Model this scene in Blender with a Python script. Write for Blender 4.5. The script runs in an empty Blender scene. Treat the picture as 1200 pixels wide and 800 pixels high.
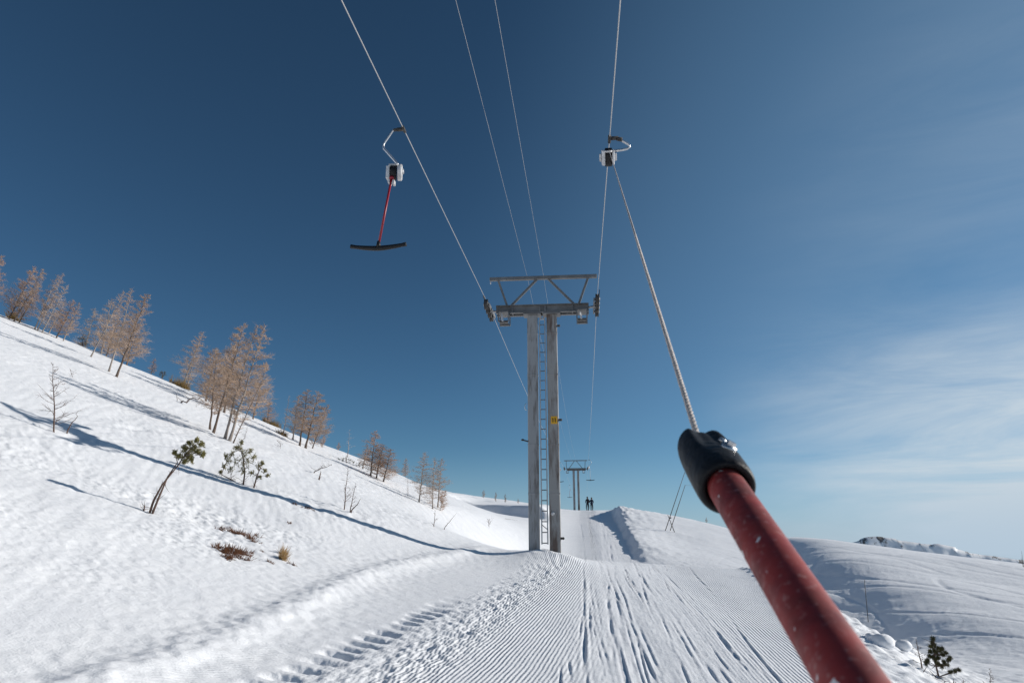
import bpy, bmesh, math, random
import numpy as np
from mathutils import Vector, Matrix
R = math.radians
random.seed(7)
S = bpy.context.scene
COL = S.collection

# ------------------------------------------------------------------ camera
# world frame: +Y runs up the lift line, +X to its right, the eye is the origin
PITCH, YAW, F = R(16.0), R(6.0), 800.0        # F in pixels of the 1200-wide photograph
fw = Vector((-math.sin(YAW), math.cos(YAW), 0)); rt = Vector((math.cos(YAW), math.sin(YAW), 0)); up = Vector((0, 0, 1))
cf = fw*math.cos(PITCH) + up*math.sin(PITCH); cu = up*math.cos(PITCH) - fw*math.sin(PITCH)
cam = bpy.data.cameras.new('camera'); co = bpy.data.objects.new('camera', cam); COL.objects.link(co)
cam.sensor_width = 36; cam.lens = 24.0; cam.clip_start = 0.02; cam.clip_end = 20000
co.matrix_world = Matrix((( rt.x, cu.x, -cf.x, 0), (rt.y, cu.y, -cf.y, 0), (rt.z, cu.z, -cf.z, 0), (0, 0, 0, 1)))
cam.dof.use_dof = True; cam.dof.focus_distance = 16.0; cam.dof.aperture_fstop = 11.0
S.camera = co

# ------------------------------------------------------------------ light
SUN_AZ, SUN_EL = R(74), R(18.5)                  # azimuth to the right of +Y
sdir = Vector((math.sin(SUN_AZ)*math.cos(SUN_EL), math.cos(SUN_AZ)*math.cos(SUN_EL), math.sin(SUN_EL)))
sl = bpy.data.lights.new('sun', 'SUN'); sl.energy = 4.2; sl.angle = R(0.5); sl.color = (1.0, 0.95, 0.88)
so = bpy.data.objects.new('sun', sl); COL.objects.link(so)
so.rotation_euler = (-sdir).to_track_quat('-Z', 'Y').to_euler()
W = bpy.data.worlds.new('World'); S.world = W; W.use_nodes = True
nt = W.node_tree; N = nt.nodes; L = nt.links; N.clear()
def nd(t, **k):
    n = N.new(t)
    for a, b in k.items(): setattr(n, a, b)
    return n
sky = nd('ShaderNodeTexSky', sky_type='NISHITA', sun_disc=False, sun_elevation=SUN_EL, sun_rotation=SUN_AZ,
         altitude=2500, air_density=1.0, dust_density=0.0, ozone_density=4.5)
hs = nd('ShaderNodeHueSaturation'); hs.inputs['Saturation'].default_value = 0.97; hs.inputs['Hue'].default_value = 0.484
L.new(sky.outputs[0], hs.inputs['Color'])
gm = nd('ShaderNodeGamma'); gm.inputs[1].default_value = 1.2; L.new(hs.outputs[0], gm.inputs[0])
tc = nd('ShaderNodeTexCoord')
mp = nd('ShaderNodeMapping'); mp.inputs['Rotation'].default_value = (0, R(8), R(-25)); mp.inputs['Scale'].default_value = (1.6, 1.6, 9.0)
L.new(tc.outputs['Generated'], mp.inputs['Vector'])
cn = nd('ShaderNodeTexNoise'); cn.inputs['Scale'].default_value = 1.7; cn.inputs['Detail'].default_value = 7; cn.inputs['Roughness'].default_value = 0.62; cn.inputs['Distortion'].default_value = 0.5
L.new(mp.outputs[0], cn.inputs['Vector'])
cr = nd('ShaderNodeMapRange'); cr.inputs[1].default_value = 0.20; cr.inputs[2].default_value = 0.66
L.new(cn.outputs[0], cr.inputs[0])
# cirrus bank low in the quarter of the sky under the sun, and a thin bluish veil round it
dt = nd('ShaderNodeVectorMath', operation='DOT_PRODUCT'); dt.inputs[1].default_value = (math.sin(R(50))*0.99, math.cos(R(50))*0.99, 0.12)
L.new(tc.outputs['Generated'], dt.inputs[0])
mr = nd('ShaderNodeMapRange', interpolation_type='SMOOTHSTEP'); mr.inputs[1].default_value = 0.74; mr.inputs[2].default_value = 1.0
L.new(dt.outputs['Value'], mr.inputs[0])
sx = nd('ShaderNodeSeparateXYZ'); L.new(tc.outputs['Generated'], sx.inputs[0])
zr_ = nd('ShaderNodeMapRange', interpolation_type='SMOOTHSTEP'); zr_.inputs[1].default_value = 0.10; zr_.inputs[2].default_value = 0.30; zr_.inputs[3].default_value = 1.0; zr_.inputs[4].default_value = 0.10
L.new(sx.outputs['Z'], zr_.inputs[0])
mm = nd('ShaderNodeMath', operation='MULTIPLY'); L.new(cr.outputs[0], mm.inputs[0]); L.new(mr.outputs[0], mm.inputs[1])
mz = nd('ShaderNodeMath', operation='MULTIPLY'); L.new(mm.outputs[0], mz.inputs[0]); L.new(zr_.outputs[0], mz.inputs[1])
vl = nd('ShaderNodeMapRange', interpolation_type='SMOOTHSTEP'); vl.inputs[1].default_value = 0.45; vl.inputs[2].default_value = 1.0; vl.inputs[4].default_value = 0.30
L.new(dt.outputs['Value'], vl.inputs[0])
mv = nd('ShaderNodeMixRGB'); L.new(vl.outputs[0], mv.inputs[0]); L.new(gm.outputs[0], mv.inputs[1]); mv.inputs[2].default_value = (4.6, 8.6, 13.0, 1)
m2 = nd('ShaderNodeMath', operation='MULTIPLY'); m2.inputs[1].default_value = 1.7; L.new(mz.outputs[0], m2.inputs[0])
mx = nd('ShaderNodeMixRGB'); L.new(m2.outputs[0], mx.inputs[0]); L.new(mv.outputs[0], mx.inputs[1]); mx.inputs[2].default_value = (11.6, 13.0, 14.0, 1)
hz = nd('ShaderNodeMapRange', interpolation_type='SMOOTHSTEP'); hz.inputs[1].default_value = -0.02; hz.inputs[2].default_value = 0.13; hz.inputs[3].default_value = 0.55; hz.inputs[4].default_value = 0.0
L.new(sx.outputs['Z'], hz.inputs[0])                         # pale air along the whole horizon
mh = nd('ShaderNodeMixRGB'); L.new(hz.outputs[0], mh.inputs[0]); L.new(mx.outputs[0], mh.inputs[1]); mh.inputs[2].default_value = (6.2, 9.0, 12.0, 1)
bg = nd('ShaderNodeBackground'); bg.inputs['Strength'].default_value = 0.0475
L.new(mh.outputs[0], bg.inputs['Color'])
ow = nd('ShaderNodeOutputWorld'); L.new(bg.outputs[0], ow.inputs[0])
S.view_settings.view_transform = 'Standard'; S.view_settings.look = 'None'; S.view_settings.exposure = 0.17; S.view_settings.gamma = 1.0
S.view_settings.use_curve_mapping = False

# ------------------------------------------------------------------ pixel helpers (layout only)
def ray(px, py): return (rt*(px-600) + cu*(400-py) + cf*F)
def at_depth(px, py, d): return ray(px, py)*(d/F)
def at_Y(px, py, Y):
    r = ray(px, py); return r*(Y/r.y)
def at_fwd(px, py, q):                          # on the upright plane at forward distance q
    r = ray(px, py); return r*(q/r.dot(fw))

# ------------------------------------------------------------------ materials
def mat(name, col, rough=0.6, metal=0.0, spec=0.3, var=0.0, vscale=8.0, var_col=None, bump=0.0, bscale=40.0, coat=0.0, thresh=(0.4, 0.65), stretch=None):
    m = bpy.data.materials.new(name); m.use_nodes = True
    t = m.node_tree; b = t.nodes['Principled BSDF']
    b.inputs['Base Color'].default_value = (*col, 1); b.inputs['Roughness'].default_value = rough
    b.inputs['Metallic'].default_value = metal; b.inputs['Specular IOR Level'].default_value = spec
    b.inputs['Coat Weight'].default_value = coat
    tcn = t.nodes.new('ShaderNodeTexCoord'); vec = tcn.outputs['Object']
    if stretch:
        mpn = t.nodes.new('ShaderNodeMapping'); mpn.inputs['Scale'].default_value = stretch; t.links.new(vec, mpn.inputs['Vector']); vec = mpn.outputs[0]
    if var_col is not None:
        n = t.nodes.new('ShaderNodeTexNoise'); n.inputs['Scale'].default_value = vscale; n.inputs['Detail'].default_value = 7; n.inputs['Roughness'].default_value = .62
        t.links.new(vec, n.inputs['Vector'])
        r = t.nodes.new('ShaderNodeMapRange'); r.inputs[1].default_value = thresh[0]; r.inputs[2].default_value = thresh[1]; r.inputs[4].default_value = var
        t.links.new(n.outputs[0], r.inputs[0])
        x = t.nodes.new('ShaderNodeMixRGB'); x.inputs[1].default_value = (*col, 1); x.inputs[2].default_value = (*var_col, 1)
        t.links.new(r.outputs[0], x.inputs[0]); t.links.new(x.outputs[0], b.inputs['Base Color'])
    if bump:
        n = t.nodes.new('ShaderNodeTexNoise'); n.inputs['Scale'].default_value = bscale; n.inputs['Detail'].default_value = 4
        t.links.new(tcn.outputs['Object'], n.inputs['Vector'])
        bp = t.nodes.new('ShaderNodeBump'); bp.inputs['Strength'].default_value = bump; bp.inputs['Distance'].default_value = 0.01
        t.links.new(n.outputs[0], bp.inputs['Height']); t.links.new(bp.outputs[0], b.inputs['Normal'])
    return m
M = {}
M['steel'] = mat('weathered_steel', (0.31, 0.315, 0.32), 0.6, 0.1, 0.4, 0.85, 2.6, (0.13, 0.115, 0.105), 0.25, 30, thresh=(0.50, 0.66), stretch=(3.5, 3.5, .55))
M['rusty'] = mat('rusty_steel', (0.31, 0.305, 0.295), 0.6, 0.1, 0.4, 0.9, 1.8, (0.10, 0.065, 0.05), 0.25, 30, thresh=(0.47, 0.64), stretch=(3.0, 3.0, .5))
M['galv'] = mat('galvanised_steel', (0.42, 0.43, 0.44), 0.45, 0.5, 0.5, 0.5, 6, (0.25, 0.25, 0.26))
M['arm'] = mat('painted_steel_arm', (0.20, 0.20, 0.20), 0.55, 0.3, 0.4, 0.6, 3, (0.10, 0.095, 0.09), 0.1, 40)
M['wheel'] = mat('dark_rubber_wheel', (0.035, 0.033, 0.032), 0.7, 0, 0.3, 0.6, 20, (0.11, 0.10, 0.09))
M['rope'] = mat('steel_wire_rope', (0.50, 0.49, 0.48), 0.45, 0.35, 0.5, 0.5, 60, (0.30, 0.29, 0.28))
M['tow'] = mat('woven_tow_rope', (0.66, 0.61, 0.57), 0.9, 0, 0.2, 0.6, 160, (0.36, 0.29, 0.25), 0.5, 300)
M['chrome'] = mat('bright_tube_steel', (0.62, 0.62, 0.63), 0.28, 0.85, 0.5, 0.4, 10, (0.4, 0.4, 0.4))
M['shell'] = mat('white_plastic_housing', (0.62, 0.62, 0.63), 0.45, 0, 0.5, 0.8, 9, (0.30, 0.29, 0.28))
M['dark'] = mat('black_plastic', (0.008, 0.008, 0.009), 0.5, 0, 0.3, 0.5, 12, (0.02, 0.02, 0.022))
M['redbar'] = mat('red_bar', (0.27, 0.010, 0.022), 0.4, 0, 0.5, 0.4, 8, (0.17, 0.008, 0.015))
M['yellow'] = mat('yellow_sign', (0.75, 0.40, 0.02), 0.5, 0, 0.4, 0.3, 12, (0.55, 0.3, 0.03))
M['ink'] = mat('sign_ink', (0.05, 0.03, 0.02), 0.6, 0, 0.3, 0.3, 12, (0.1, 0.05, 0.03))
M['bark'] = mat('larch_bark', (0.16, 0.12, 0.095), 0.9, 0, 0.15, 0.7, 9, (0.10, 0.075, 0.06), 0.6, 60)
M['barkpale'] = mat('pale_bark', (0.34, 0.30, 0.27), 0.9, 0, 0.15, 0.7, 9, (0.20, 0.16, 0.13), 0.6, 60)
M['twig'] = mat('larch_twigs', (0.47, 0.34, 0.25), 0.85, 0, 0.15, 0.7, 2.5, (0.35, 0.265, 0.205))
M['twigred'] = mat('rust_larch_twigs', (0.48, 0.315, 0.21), 0.85, 0, 0.15, 0.7, 2.5, (0.36, 0.255, 0.19))
M['twigpale'] = mat('pale_larch_twigs', (0.48, 0.39, 0.33), 0.85, 0, 0.15, 0.6, 2.5, (0.38, 0.30, 0.25))
M['stem'] = mat('bare_stem', (0.15, 0.10, 0.08), 0.9, 0, 0.15, 0.6, 20, (0.08, 0.055, 0.045), 0.5, 80)
M['needle'] = mat('pine_needles', (0.23, 0.20, 0.065), 0.6, 0, 0.3, 0.7, 7, (0.13, 0.125, 0.04))
M['needledark'] = mat('dark_pine_needles', (0.09, 0.082, 0.03), 0.6, 0, 0.3, 0.8, 7, (0.055, 0.055, 0.02))
M['heath'] = mat('brown_heather', (0.14, 0.065, 0.035), 0.9, 0, 0.1, 0.7, 20, (0.07, 0.03, 0.02))
M['straw'] = mat('dry_straw', (0.36, 0.24, 0.11), 0.9, 0, 0.1, 0.6, 20, (0.16, 0.08, 0.04))
M['olive'] = mat('olive_scrub', (0.17, 0.115, 0.045), 0.9, 0, 0.1, 0.7, 9, (0.09, 0.06, 0.03))
M['cane'] = mat('bamboo_cane', (0.10, 0.08, 0.065), 0.6, 0, 0.3, 0.6, 4, (0.05, 0.04, 0.035))
M['snowlump'] = mat('snow_chunk', (0.86, 0.87, 0.89), 0.7, 0, 0.15, 0.3, 8, (0.8, 0.81, 0.84), 0.5, 25)

def red_paint():
    m = bpy.data.materials.new('chipped_red_paint'); m.use_nodes = True; t = m.node_tree; b = t.nodes['Principled BSDF']
    g = lambda k: t.nodes.new(k)
    c = g('ShaderNodeTexCoord')
    def noise(sc, det, lo, hi, vec=None, rough=.55):
        n = g('ShaderNodeTexNoise'); n.inputs['Scale'].default_value = sc; n.inputs['Detail'].default_value = det; n.inputs['Roughness'].default_value = rough
        t.links.new(vec or c.outputs['Object'], n.inputs['Vector'])
        r = g('ShaderNodeMapRange'); r.inputs[1].default_value = lo; r.inputs[2].default_value = hi; t.links.new(n.outputs[0], r.inputs[0]); return r.outputs[0]
    def mixc(f, a, bcol):
        x = g('ShaderNodeMixRGB'); t.links.new(f, x.inputs[0])
        if isinstance(a, tuple): x.inputs[1].default_value = (*a, 1)
        else: t.links.new(a, x.inputs[1])
        x.inputs[2].default_value = (*bcol, 1); return x.outputs[0]
    m1 = mixc(noise(26, 4, .42, .68), (0.26, 0.024, 0.022), (0.13, 0.014, 0.014))      # worn patches
    m2 = mixc(noise(150, 4, .57, .74), m1, (0.33, 0.14, 0.13))                           # scuffs
    chips = noise(55, 2.5, .685, .70)
    m3 = mixc(chips, m2, (0.72, 0.70, 0.70))                                             # paint chips to the grey primer
    t.links.new(m3, b.inputs['Base Color'])
    b.inputs['Roughness'].default_value = .36; b.inputs['Specular IOR Level'].default_value = .5
    t.links.new(noise(60, 4, -.35, .9), b.inputs['Roughness'])
    bp = g('ShaderNodeBump'); bp.inputs['Strength'].default_value = .25; bp.inputs['Distance'].default_value = .002
    n = g('ShaderNodeTexNoise'); n.inputs['Scale'].default_value = 70; n.inputs['Detail'].default_value = 5; t.links.new(c.outputs['Object'], n.inputs['Vector'])
    t.links.new(n.outputs[0], bp.inputs['Height']); t.links.new(bp.outputs[0], b.inputs['Normal'])
    return m
M['paint'] = red_paint()
M['rubber'] = mat('black_rubber_cap', (0.007, 0.008, 0.010), 0.55, 0, 0.25, 0.5, 30, (0.030, 0.028, 0.027), 0.25, 90)

# ------------------------------------------------------------------ mesh builder
class MB:
    def __init__(s): s.v = []; s.f = []
    def box(s, c, size, mtx=None):
        c = Vector(c); hx, hy, hz = size[0]/2, size[1]/2, size[2]/2; b = len(s.v)
        for x in (-hx, hx):
            for y in (-hy, hy):
                for z in (-hz, hz):
                    p = Vector((x, y, z))
                    if mtx is not None: p = mtx @ p
                    s.v.append(tuple(c+p))
        for q in ((0,1,3,2),(4,6,7,5),(0,4,5,1),(2,3,7,6),(0,2,6,4),(1,5,7,3)): s.f.append(tuple(b+i for i in q))
        return s
    def beam(s, a, b, w, h):                    # rectangular bar from a to b
        a = Vector(a); b = Vector(b); d = b-a; q = d.to_track_quat('X', 'Z').to_matrix()
        return s.box((a+b)/2, (d.length, w, h), q)
    def tube(s, pts, rad, n=8, cap=True):
        pts = [Vector(p) for p in pts]
        if not hasattr(rad, '__len__'): rad = [rad]*len(pts)
        b0 = len(s.v); ref = None
        for i, p in enumerate(pts):
            d = (pts[min(i+1, len(pts)-1)] - pts[max(i-1, 0)]).normalized()
            if ref is None: ref = d.orthogonal().normalized()
            else: ref = (ref - d*ref.dot(d)).normalized()
            o = d.cross(ref)
            for k in range(n):
                a = 2*math.pi*k/n; s.v.append(tuple(p + (ref*math.cos(a) + o*math.sin(a))*rad[i]))
        for i in range(len(pts)-1):
            for k in range(n):
                k2 = (k+1) % n
                s.f.append((b0+i*n+k, b0+i*n+k2, b0+(i+1)*n+k2, b0+(i+1)*n+k))
        if cap:
            s.f.append(tuple(b0+k for k in reversed(range(n)))); e = b0+(len(pts)-1)*n; s.f.append(tuple(e+k for k in range(n)))
        return s
    def spike(s, a, b, r):                      # three-sided twig that tapers to a point
        a = Vector(a); b = Vector(b); d = b-a
        if d.length < 1e-6: return s
        o = d.orthogonal().normalized()*r; o2 = d.normalized().cross(o); i = len(s.v)
        s.v += [tuple(a+o), tuple(a-o*.5+o2*.866), tuple(a-o*.5-o2*.866), tuple(b)]
        s.f += [(i, i+1, i+3), (i+1, i+2, i+3), (i+2, i, i+3)]; return s
    def ball(s, c, r, seg=10, rings=6, sc=(1,1,1), jit=0.0):
        b = len(s.v); c = Vector(c)
        s.v.append(tuple(c+Vector((0,0,-r*sc[2]))))
        for i in range(1, rings):
            t = -math.pi/2 + math.pi*i/rings
            for k in range(seg):
                a = 2*math.pi*k/seg; q = r*(1+random.uniform(-jit, jit))
                s.v.append(tuple(c+Vector((q*math.cos(t)*math.cos(a)*sc[0], q*math.cos(t)*math.sin(a)*sc[1], q*math.sin(t)*sc[2]))))
        s.v.append(tuple(c+Vector((0,0,r*sc[2])))); e = len(s.v)-1
        for k in range(seg): s.f.append((b, b+1+(k+1)%seg, b+1+k))
        for i in range(rings-2):
            for k in range(seg):
                k2 = (k+1)%seg; p = b+1+i*seg; s.f.append((p+k, p+k2, p+seg+k2, p+seg+k))
        p = b+1+(rings-2)*seg
        for k in range(seg): s.f.append((p+k, p+(k+1)%seg, e))
        return s
    def mesh(s, name, m, smooth=True):
        me = bpy.data.meshes.new(name); me.from_pydata(s.v, [], s.f); me.materials.append(m); me.update()
        if smooth: me.shade_smooth()
        return me
    def build(s, name, m, parent=None, smooth=True, bevel=0.0, loc=None):
        o = bpy.data.objects.new(name, s.mesh(name, m, smooth)); COL.objects.link(o)
        if parent: o.parent = parent
        if loc is not None: o.location = loc
        if bevel:
            b = o.modifiers.new('bevel', 'BEVEL'); b.width = bevel; b.segments = 2; b.limit_method = 'ANGLE'
        return o
def thing(name, loc, label, cat, group=None):
    o = bpy.data.objects.new(name, None); COL.objects.link(o); o.location = loc; o.empty_display_size = .2
    return tag(o, label, cat, group)
def tag(o, label, cat, group=None):
    o['label'] = label; o['category'] = cat
    if group: o['group'] = group
    return o

# ------------------------------------------------------------------ terrain
def perm(seed): return np.random.RandomState(seed).permutation(512)
_P = [perm(k) for k in range(40)]
def noise2(x, y, seed=0):
    p = _P[seed % 40]
    xi = np.floor(x).astype(np.int64); yi = np.floor(y).astype(np.int64); xf = x-xi; yf = y-yi
    u = xf*xf*xf*(xf*(xf*6-15)+10); v = yf*yf*yf*(yf*(yf*6-15)+10)
    def g(ix, iy, dx, dy):
        h = p[(p[ix & 511] + iy) & 511] * (2*math.pi/512.0); return np.cos(h)*dx + np.sin(h)*dy
    a = g(xi, yi, xf, yf); b = g(xi+1, yi, xf-1, yf); c = g(xi, yi+1, xf, yf-1); d = g(xi+1, yi+1, xf-1, yf-1)
    return ((a+(b-a)*u) + ((c+(d-c)*u)-(a+(b-a)*u))*v)*1.4
def fbm(x, y, seed, oct=3):
    s = 0; a = 1.0; t = 0
    for i in range(oct): s = s + a*noise2(x*2**i, y*2**i, seed+i); t += a; a *= .5
    return s/t
def sstep(a, b, x):
    t = np.clip((x-a)/(b-a), 0, 1); return t*t*(3-2*t)
def softplus(x, w): return w*np.logaddexp(0, x/w)
def table(pts, sig):
    ys = np.arange(-400, 3400, .25); px, pz = zip(*pts); z = np.interp(ys, px, pz)
    k = np.arange(-int(4*sig/.25)-1, int(4*sig/.25)+2)*.25; g = np.exp(-.5*(k/sig)**2); g /= g.sum()
    zp = np.pad(z, len(k)//2, mode='edge'); z = np.convolve(zp, g, 'same')[len(k)//2:-(len(k)//2)]
    return lambda Y: np.interp(Y, ys, z)
TRACK = table([(-400,-30),(-60,-5),(0,-1.72),(8,-1.47),(12,-1.17),(18,-.78),(20.5,-.66),(22.2,-.67),(25,-1.05),(31,-2.1),(37,-2.0),(43,-1.28),(78,2.78),(81,3.0),(86,3.15),(97,3.52),(104,3.6),(120,3.2),(200,-4),(600,-60),(3400,-600)], .8)
LEFTB = table([(-400,-30),(-60,-5),(0,-1.70),(18,-.62),(43,-.5),(62,-.05),(68,.55),(78,1.55),(100,3.75),(110,3.8),(125,3.2),(200,-4),(600,-60),(3400,-600)], 2.5)
RIGHTB = table([(-400,-30),(-60,-7),(0,-3.0),(14.7,-2.55),(23.5,-2.5),(28,-2.3),(47,-.5),(58,.65),(74.5,2.3),(100,4.2),(140,5),(3400,5)], 2.0)
SLOPE = table([(-400,.375),(20,.385),(33,.425),(48,.42),(62,.36),(78,.29),(100,.20),(140,.1),(3400,.05)], 3)
UC = table([(-400,44),(0,40),(30,36),(36,31),(40,23),(46,18.5),(56,17.5),(78,15),(100,12),(3400,12)], 2)
XL = table([(-400,-3.6),(0,-3.5),(7,-3.6),(10,-3.75),(13,-3.8),(16,-3.3),(18.5,-2.6),(24,-2.4),(43,-1.6),(78,-1.9),(110,-3),(3400,-3)], .7)
XR = table([(-400,2.6),(6,2.6),(10,3.05),(21,4.6),(26,4.6),(40,2.8),(78,2.6),(110,3),(3400,3)], .7)
BANK = table([(-400,0),(40,.0),(46,.35),(60,.40),(66,.6),(70,.95),(73,.85),(76,.5),(79,.2),(82,.03),(86,0),(3400,0)], .8)
YC = table([(-400,90),(-5,90),(3,82),(8.2,74.5),(14,58),(17,48),(22,39),(35,27),(80,10),(3400,0)], 1.5)   # right-hand crest, keyed by X
def treadline(Y): return np.interp(Y, [3, 6.6, 9.7, 13, 16, 20], [-3.2, -2.8, -2.4, -2.05, -1.7, -1.3])

def terrain(X, Y, attrs=False):
    X = np.asarray(X, float); Y = np.asarray(Y, float)
    tr = TRACK(Y); u = XL(Y)-X; v = X-XR(Y)
    tr = tr - .078*(np.clip(X, XL(Y), XR(Y))-.7)*(1-sstep(18, 30, Y))
    rng = np.sqrt(X*X+Y*Y); near = 1-sstep(30, 60, rng)
    # left hillside
    lb = LEFTB(Y); blend = sstep(0, 5, u)
    s = SLOPE(Y); uc = UC(Y)
    ue = softplus(u, .5) ; ue = uc - softplus(uc-ue, 3.0); ue = np.maximum(ue, 0)
    zl = tr + (lb-tr)*blend + s*ue - .22*softplus(u-uc-1, 2.0) - .0015*np.maximum(u-uc, 0)**2*.5
    # little wind-cut bank behind the pylon
    bm = sstep(.6, 2.6, u)*(1-sstep(8.6, 11.5, u))*sstep(50, 62, Y)*(1-sstep(70, 96, Y))
    sy = 66-.55*(X+8)+.5*noise2(X/2.5, Y/2.5, 12)
    zl = zl + bm*(1.75 + 1.15*sstep(-.7, .7, Y-sy) + .06*np.maximum(Y-sy, 0) + .05*(u-5) - zl)
    # right side
    rb = RIGHTB(Y) - .033*(X-8.4); wv = np.interp(Y, [0, 20, 26, 40, 3000], [3.2, 4.0, 4.5, 4.0, 5.0])
    d = Y - YC(X); rb = rb - .12*softplus(d, 2.5) - .003*np.maximum(d, 0)**2
    rb = np.maximum(rb, -.02*rng - 700)
    face = X - np.interp(Y, [10, 22, 30, 45, 60, 90], [9.0, 9.6, 11.0, 13.2, 15.2, 18])     # left-facing flank of the right hill
    fm = sstep(14, 24, Y)*(1-sstep(52, 66, Y))
    rb = rb + fm*(.55*np.tanh(face/1.5) - .15*np.exp(-(face+2.5)**2/5))
    zr = tr + (rb-tr)*sstep(0, 1, v/wv)
    wall = v + .25*noise2(X/.9, Y/1.1, 9)*sstep(30, 45, Y)
    zr = zr + BANK(Y)*sstep(-.05, .75, wall)*np.exp(-np.maximum(v-1.2, 0)/3.0)*(1+.25*fbm(X/.7, Y/.7, 10, 2))
    z = np.where(u > 0, zl, np.where(v > 0, zr, tr + s*softplus(u, .5)*1.0))
    # cross fall of the near piste
    off = np.maximum(sstep(.3, 3, u), sstep(.3, 2.5, v))
    wild = off*(1-sstep(300, 500, rng))
    z = z + wild*(.20*fbm(X/9, Y/9, 1, 2)*sstep(6, 14, rng) + .05*fbm(X/2.6+.2*Y, Y/3.6, 4, 2))
    # small relief of wind-worked snow
    off = off*np.where(v > 0, .35, 1.0)
    lump = fbm(X/.8+.3*Y, Y/1.0, 7, 3); pits = np.minimum(0, noise2(X/.42, Y/.5, 11)+.15); patch = sstep(-.25, .35, fbm(X/3.5, Y/3.5, 13, 2))
    z = z + off*near*(.034*lump*(.25+.75*patch) + .06*pits*patch*patch + .022*noise2(X/.15, Y/.13, 15)*(.35+.9*patch) + .016*noise2(X/.08, Y/.07, 6)*(.3+.7*patch)*(1-sstep(14, 20, rng)) + .022*fbm((X+.5*Y)/.28, (Y-.5*X)/1.6, 16, 2)*(1-.6*patch))
    # berm of pushed snow along the left lane
    bl = np.exp(-((u-.10)/.26)**2)*(1-sstep(16.5, 20, Y))*sstep(-10, 2, Y)
    z = z + bl*(.075+.045*fbm(X/.4, Y/.6, 17, 3))
    bl2 = np.exp(-((u-.15)/.9)**2)*near; z = z + bl2*.018*noise2(X/.16, Y/.16, 19)
    # crumbled right edge of the piste
    br = np.exp(-((v-.15)/.30)**2)*(1-sstep(21, 25, Y))
    z = z + br*(.06+.10*fbm(X/.35, Y/.35, 20, 3)); rub = np.exp(-((v-2.0)/1.6)**2)*(v > 0)*(1-sstep(24, 32, Y))
    z = z + rub*(.10*np.maximum(0, noise2(X/.38, Y/.38, 22)-.15) + .05*noise2(X/.16, Y/.16, 23) + .05*fbm(X/.7, Y/.7, 18, 2))
    z = z + np.exp(-((v-2.5)/2.5)**2)*(v > 0)*near*.03*noise2(X/.25, Y/.25, 25)
    # ski runs that curve over the right hill
    q = X - 8 - .012*(Y-20)**2*np.sign(Y-20); hill = sstep(3.5, 6, v)*near
    z = z + hill*(.018*fbm((X+.12*Y)/1.1+4, (Y-.12*X)/14, 27, 2) + .010*fbm((X-.35*Y)/.5, (Y+.35*X)/9, 30, 2))
    run = noise2((X+.25*Y)/2.6+3, (Y-.2*X)/16, 21); z = z - hill*.035*np.exp(-(run/.05)**2) - hill*.03*np.exp(-((noise2((X-.15*Y)/3.1, Y/13, 24)-.1)/.04)**2)
    # pylon mound
    z = z + .26*np.exp(-(((X+1.15)/1.5)**2 + ((Y-18.2)/1.6)**2))*(1-off*.5) 
    for px_, py_, hh, ww in ((-1.35, 17.75, .07, .35), (-.85, 17.75, .06, .3), (-.45, 17.8, .08, .35), (-1.0, 18.4, .08, .4)): z = z + hh*np.exp(-((X-px_)**2+(Y-py_)**2)/ww**2)*(1+.25*noise2(X/.25, Y/.25, 2))
    onm = (1-sstep(-.5, .3, u))*(1-sstep(-.25, .1, v))
    # snow-cat tread prints and churned strip
    t = X-treadline(Y); ph = (Y*1.12+.25*noise2(X*.8, Y*.8, 31))/.36; k = np.abs((ph % 1)-.5)
    vis = sstep(3, 6, Y)*(1-sstep(9.5, 12.5, Y))
    rnd = .65+.5*noise2(np.floor(ph)*1.7+.3, np.zeros_like(Y)+.4, 33)
    ix = np.floor(ph); jt = .09*noise2(ix*1.37+.6, Y*0+.7, 9); jw = .17+.06*noise2(ix*2.11+.2, Y*0+.3, 3)
    z = z - vis*.115*rnd*sstep(.36+.08*noise2(X/.07, Y/.07, 4), .10, k)*np.exp(-np.abs((t+jt)/jw)**3)*(1+.3*noise2(X/.09, Y/.06, 7))
    ch = np.exp(-((t-.75)/.45)**2)*onm*(1-sstep(16, 20, Y))
    z = z + ch*(.028*noise2(X/.10, Y/.12, 34)+.03*fbm(X/.3, Y/.3, 35, 2))
    z = z + np.exp(-((t-.3)/.15)**2)*onm*near*.02*noise2(X/.13, Y/.13, 36)
    # grooves cut by skis under the tow line
    mid = np.exp(-np.abs((X-.85-.02*(Y-10))/1.25)**4)*onm
    wig = X + .12*noise2(X*.3, Y*.22, 37)
    rs = np.random.RandomState(3); rut = np.zeros_like(X); sel = (X > -1.2) & (X < 3.4) & (Y > 3) & (Y < 90); xs_, ys_ = X[sel], Y[sel]
    acc = np.zeros_like(xs_)
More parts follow.
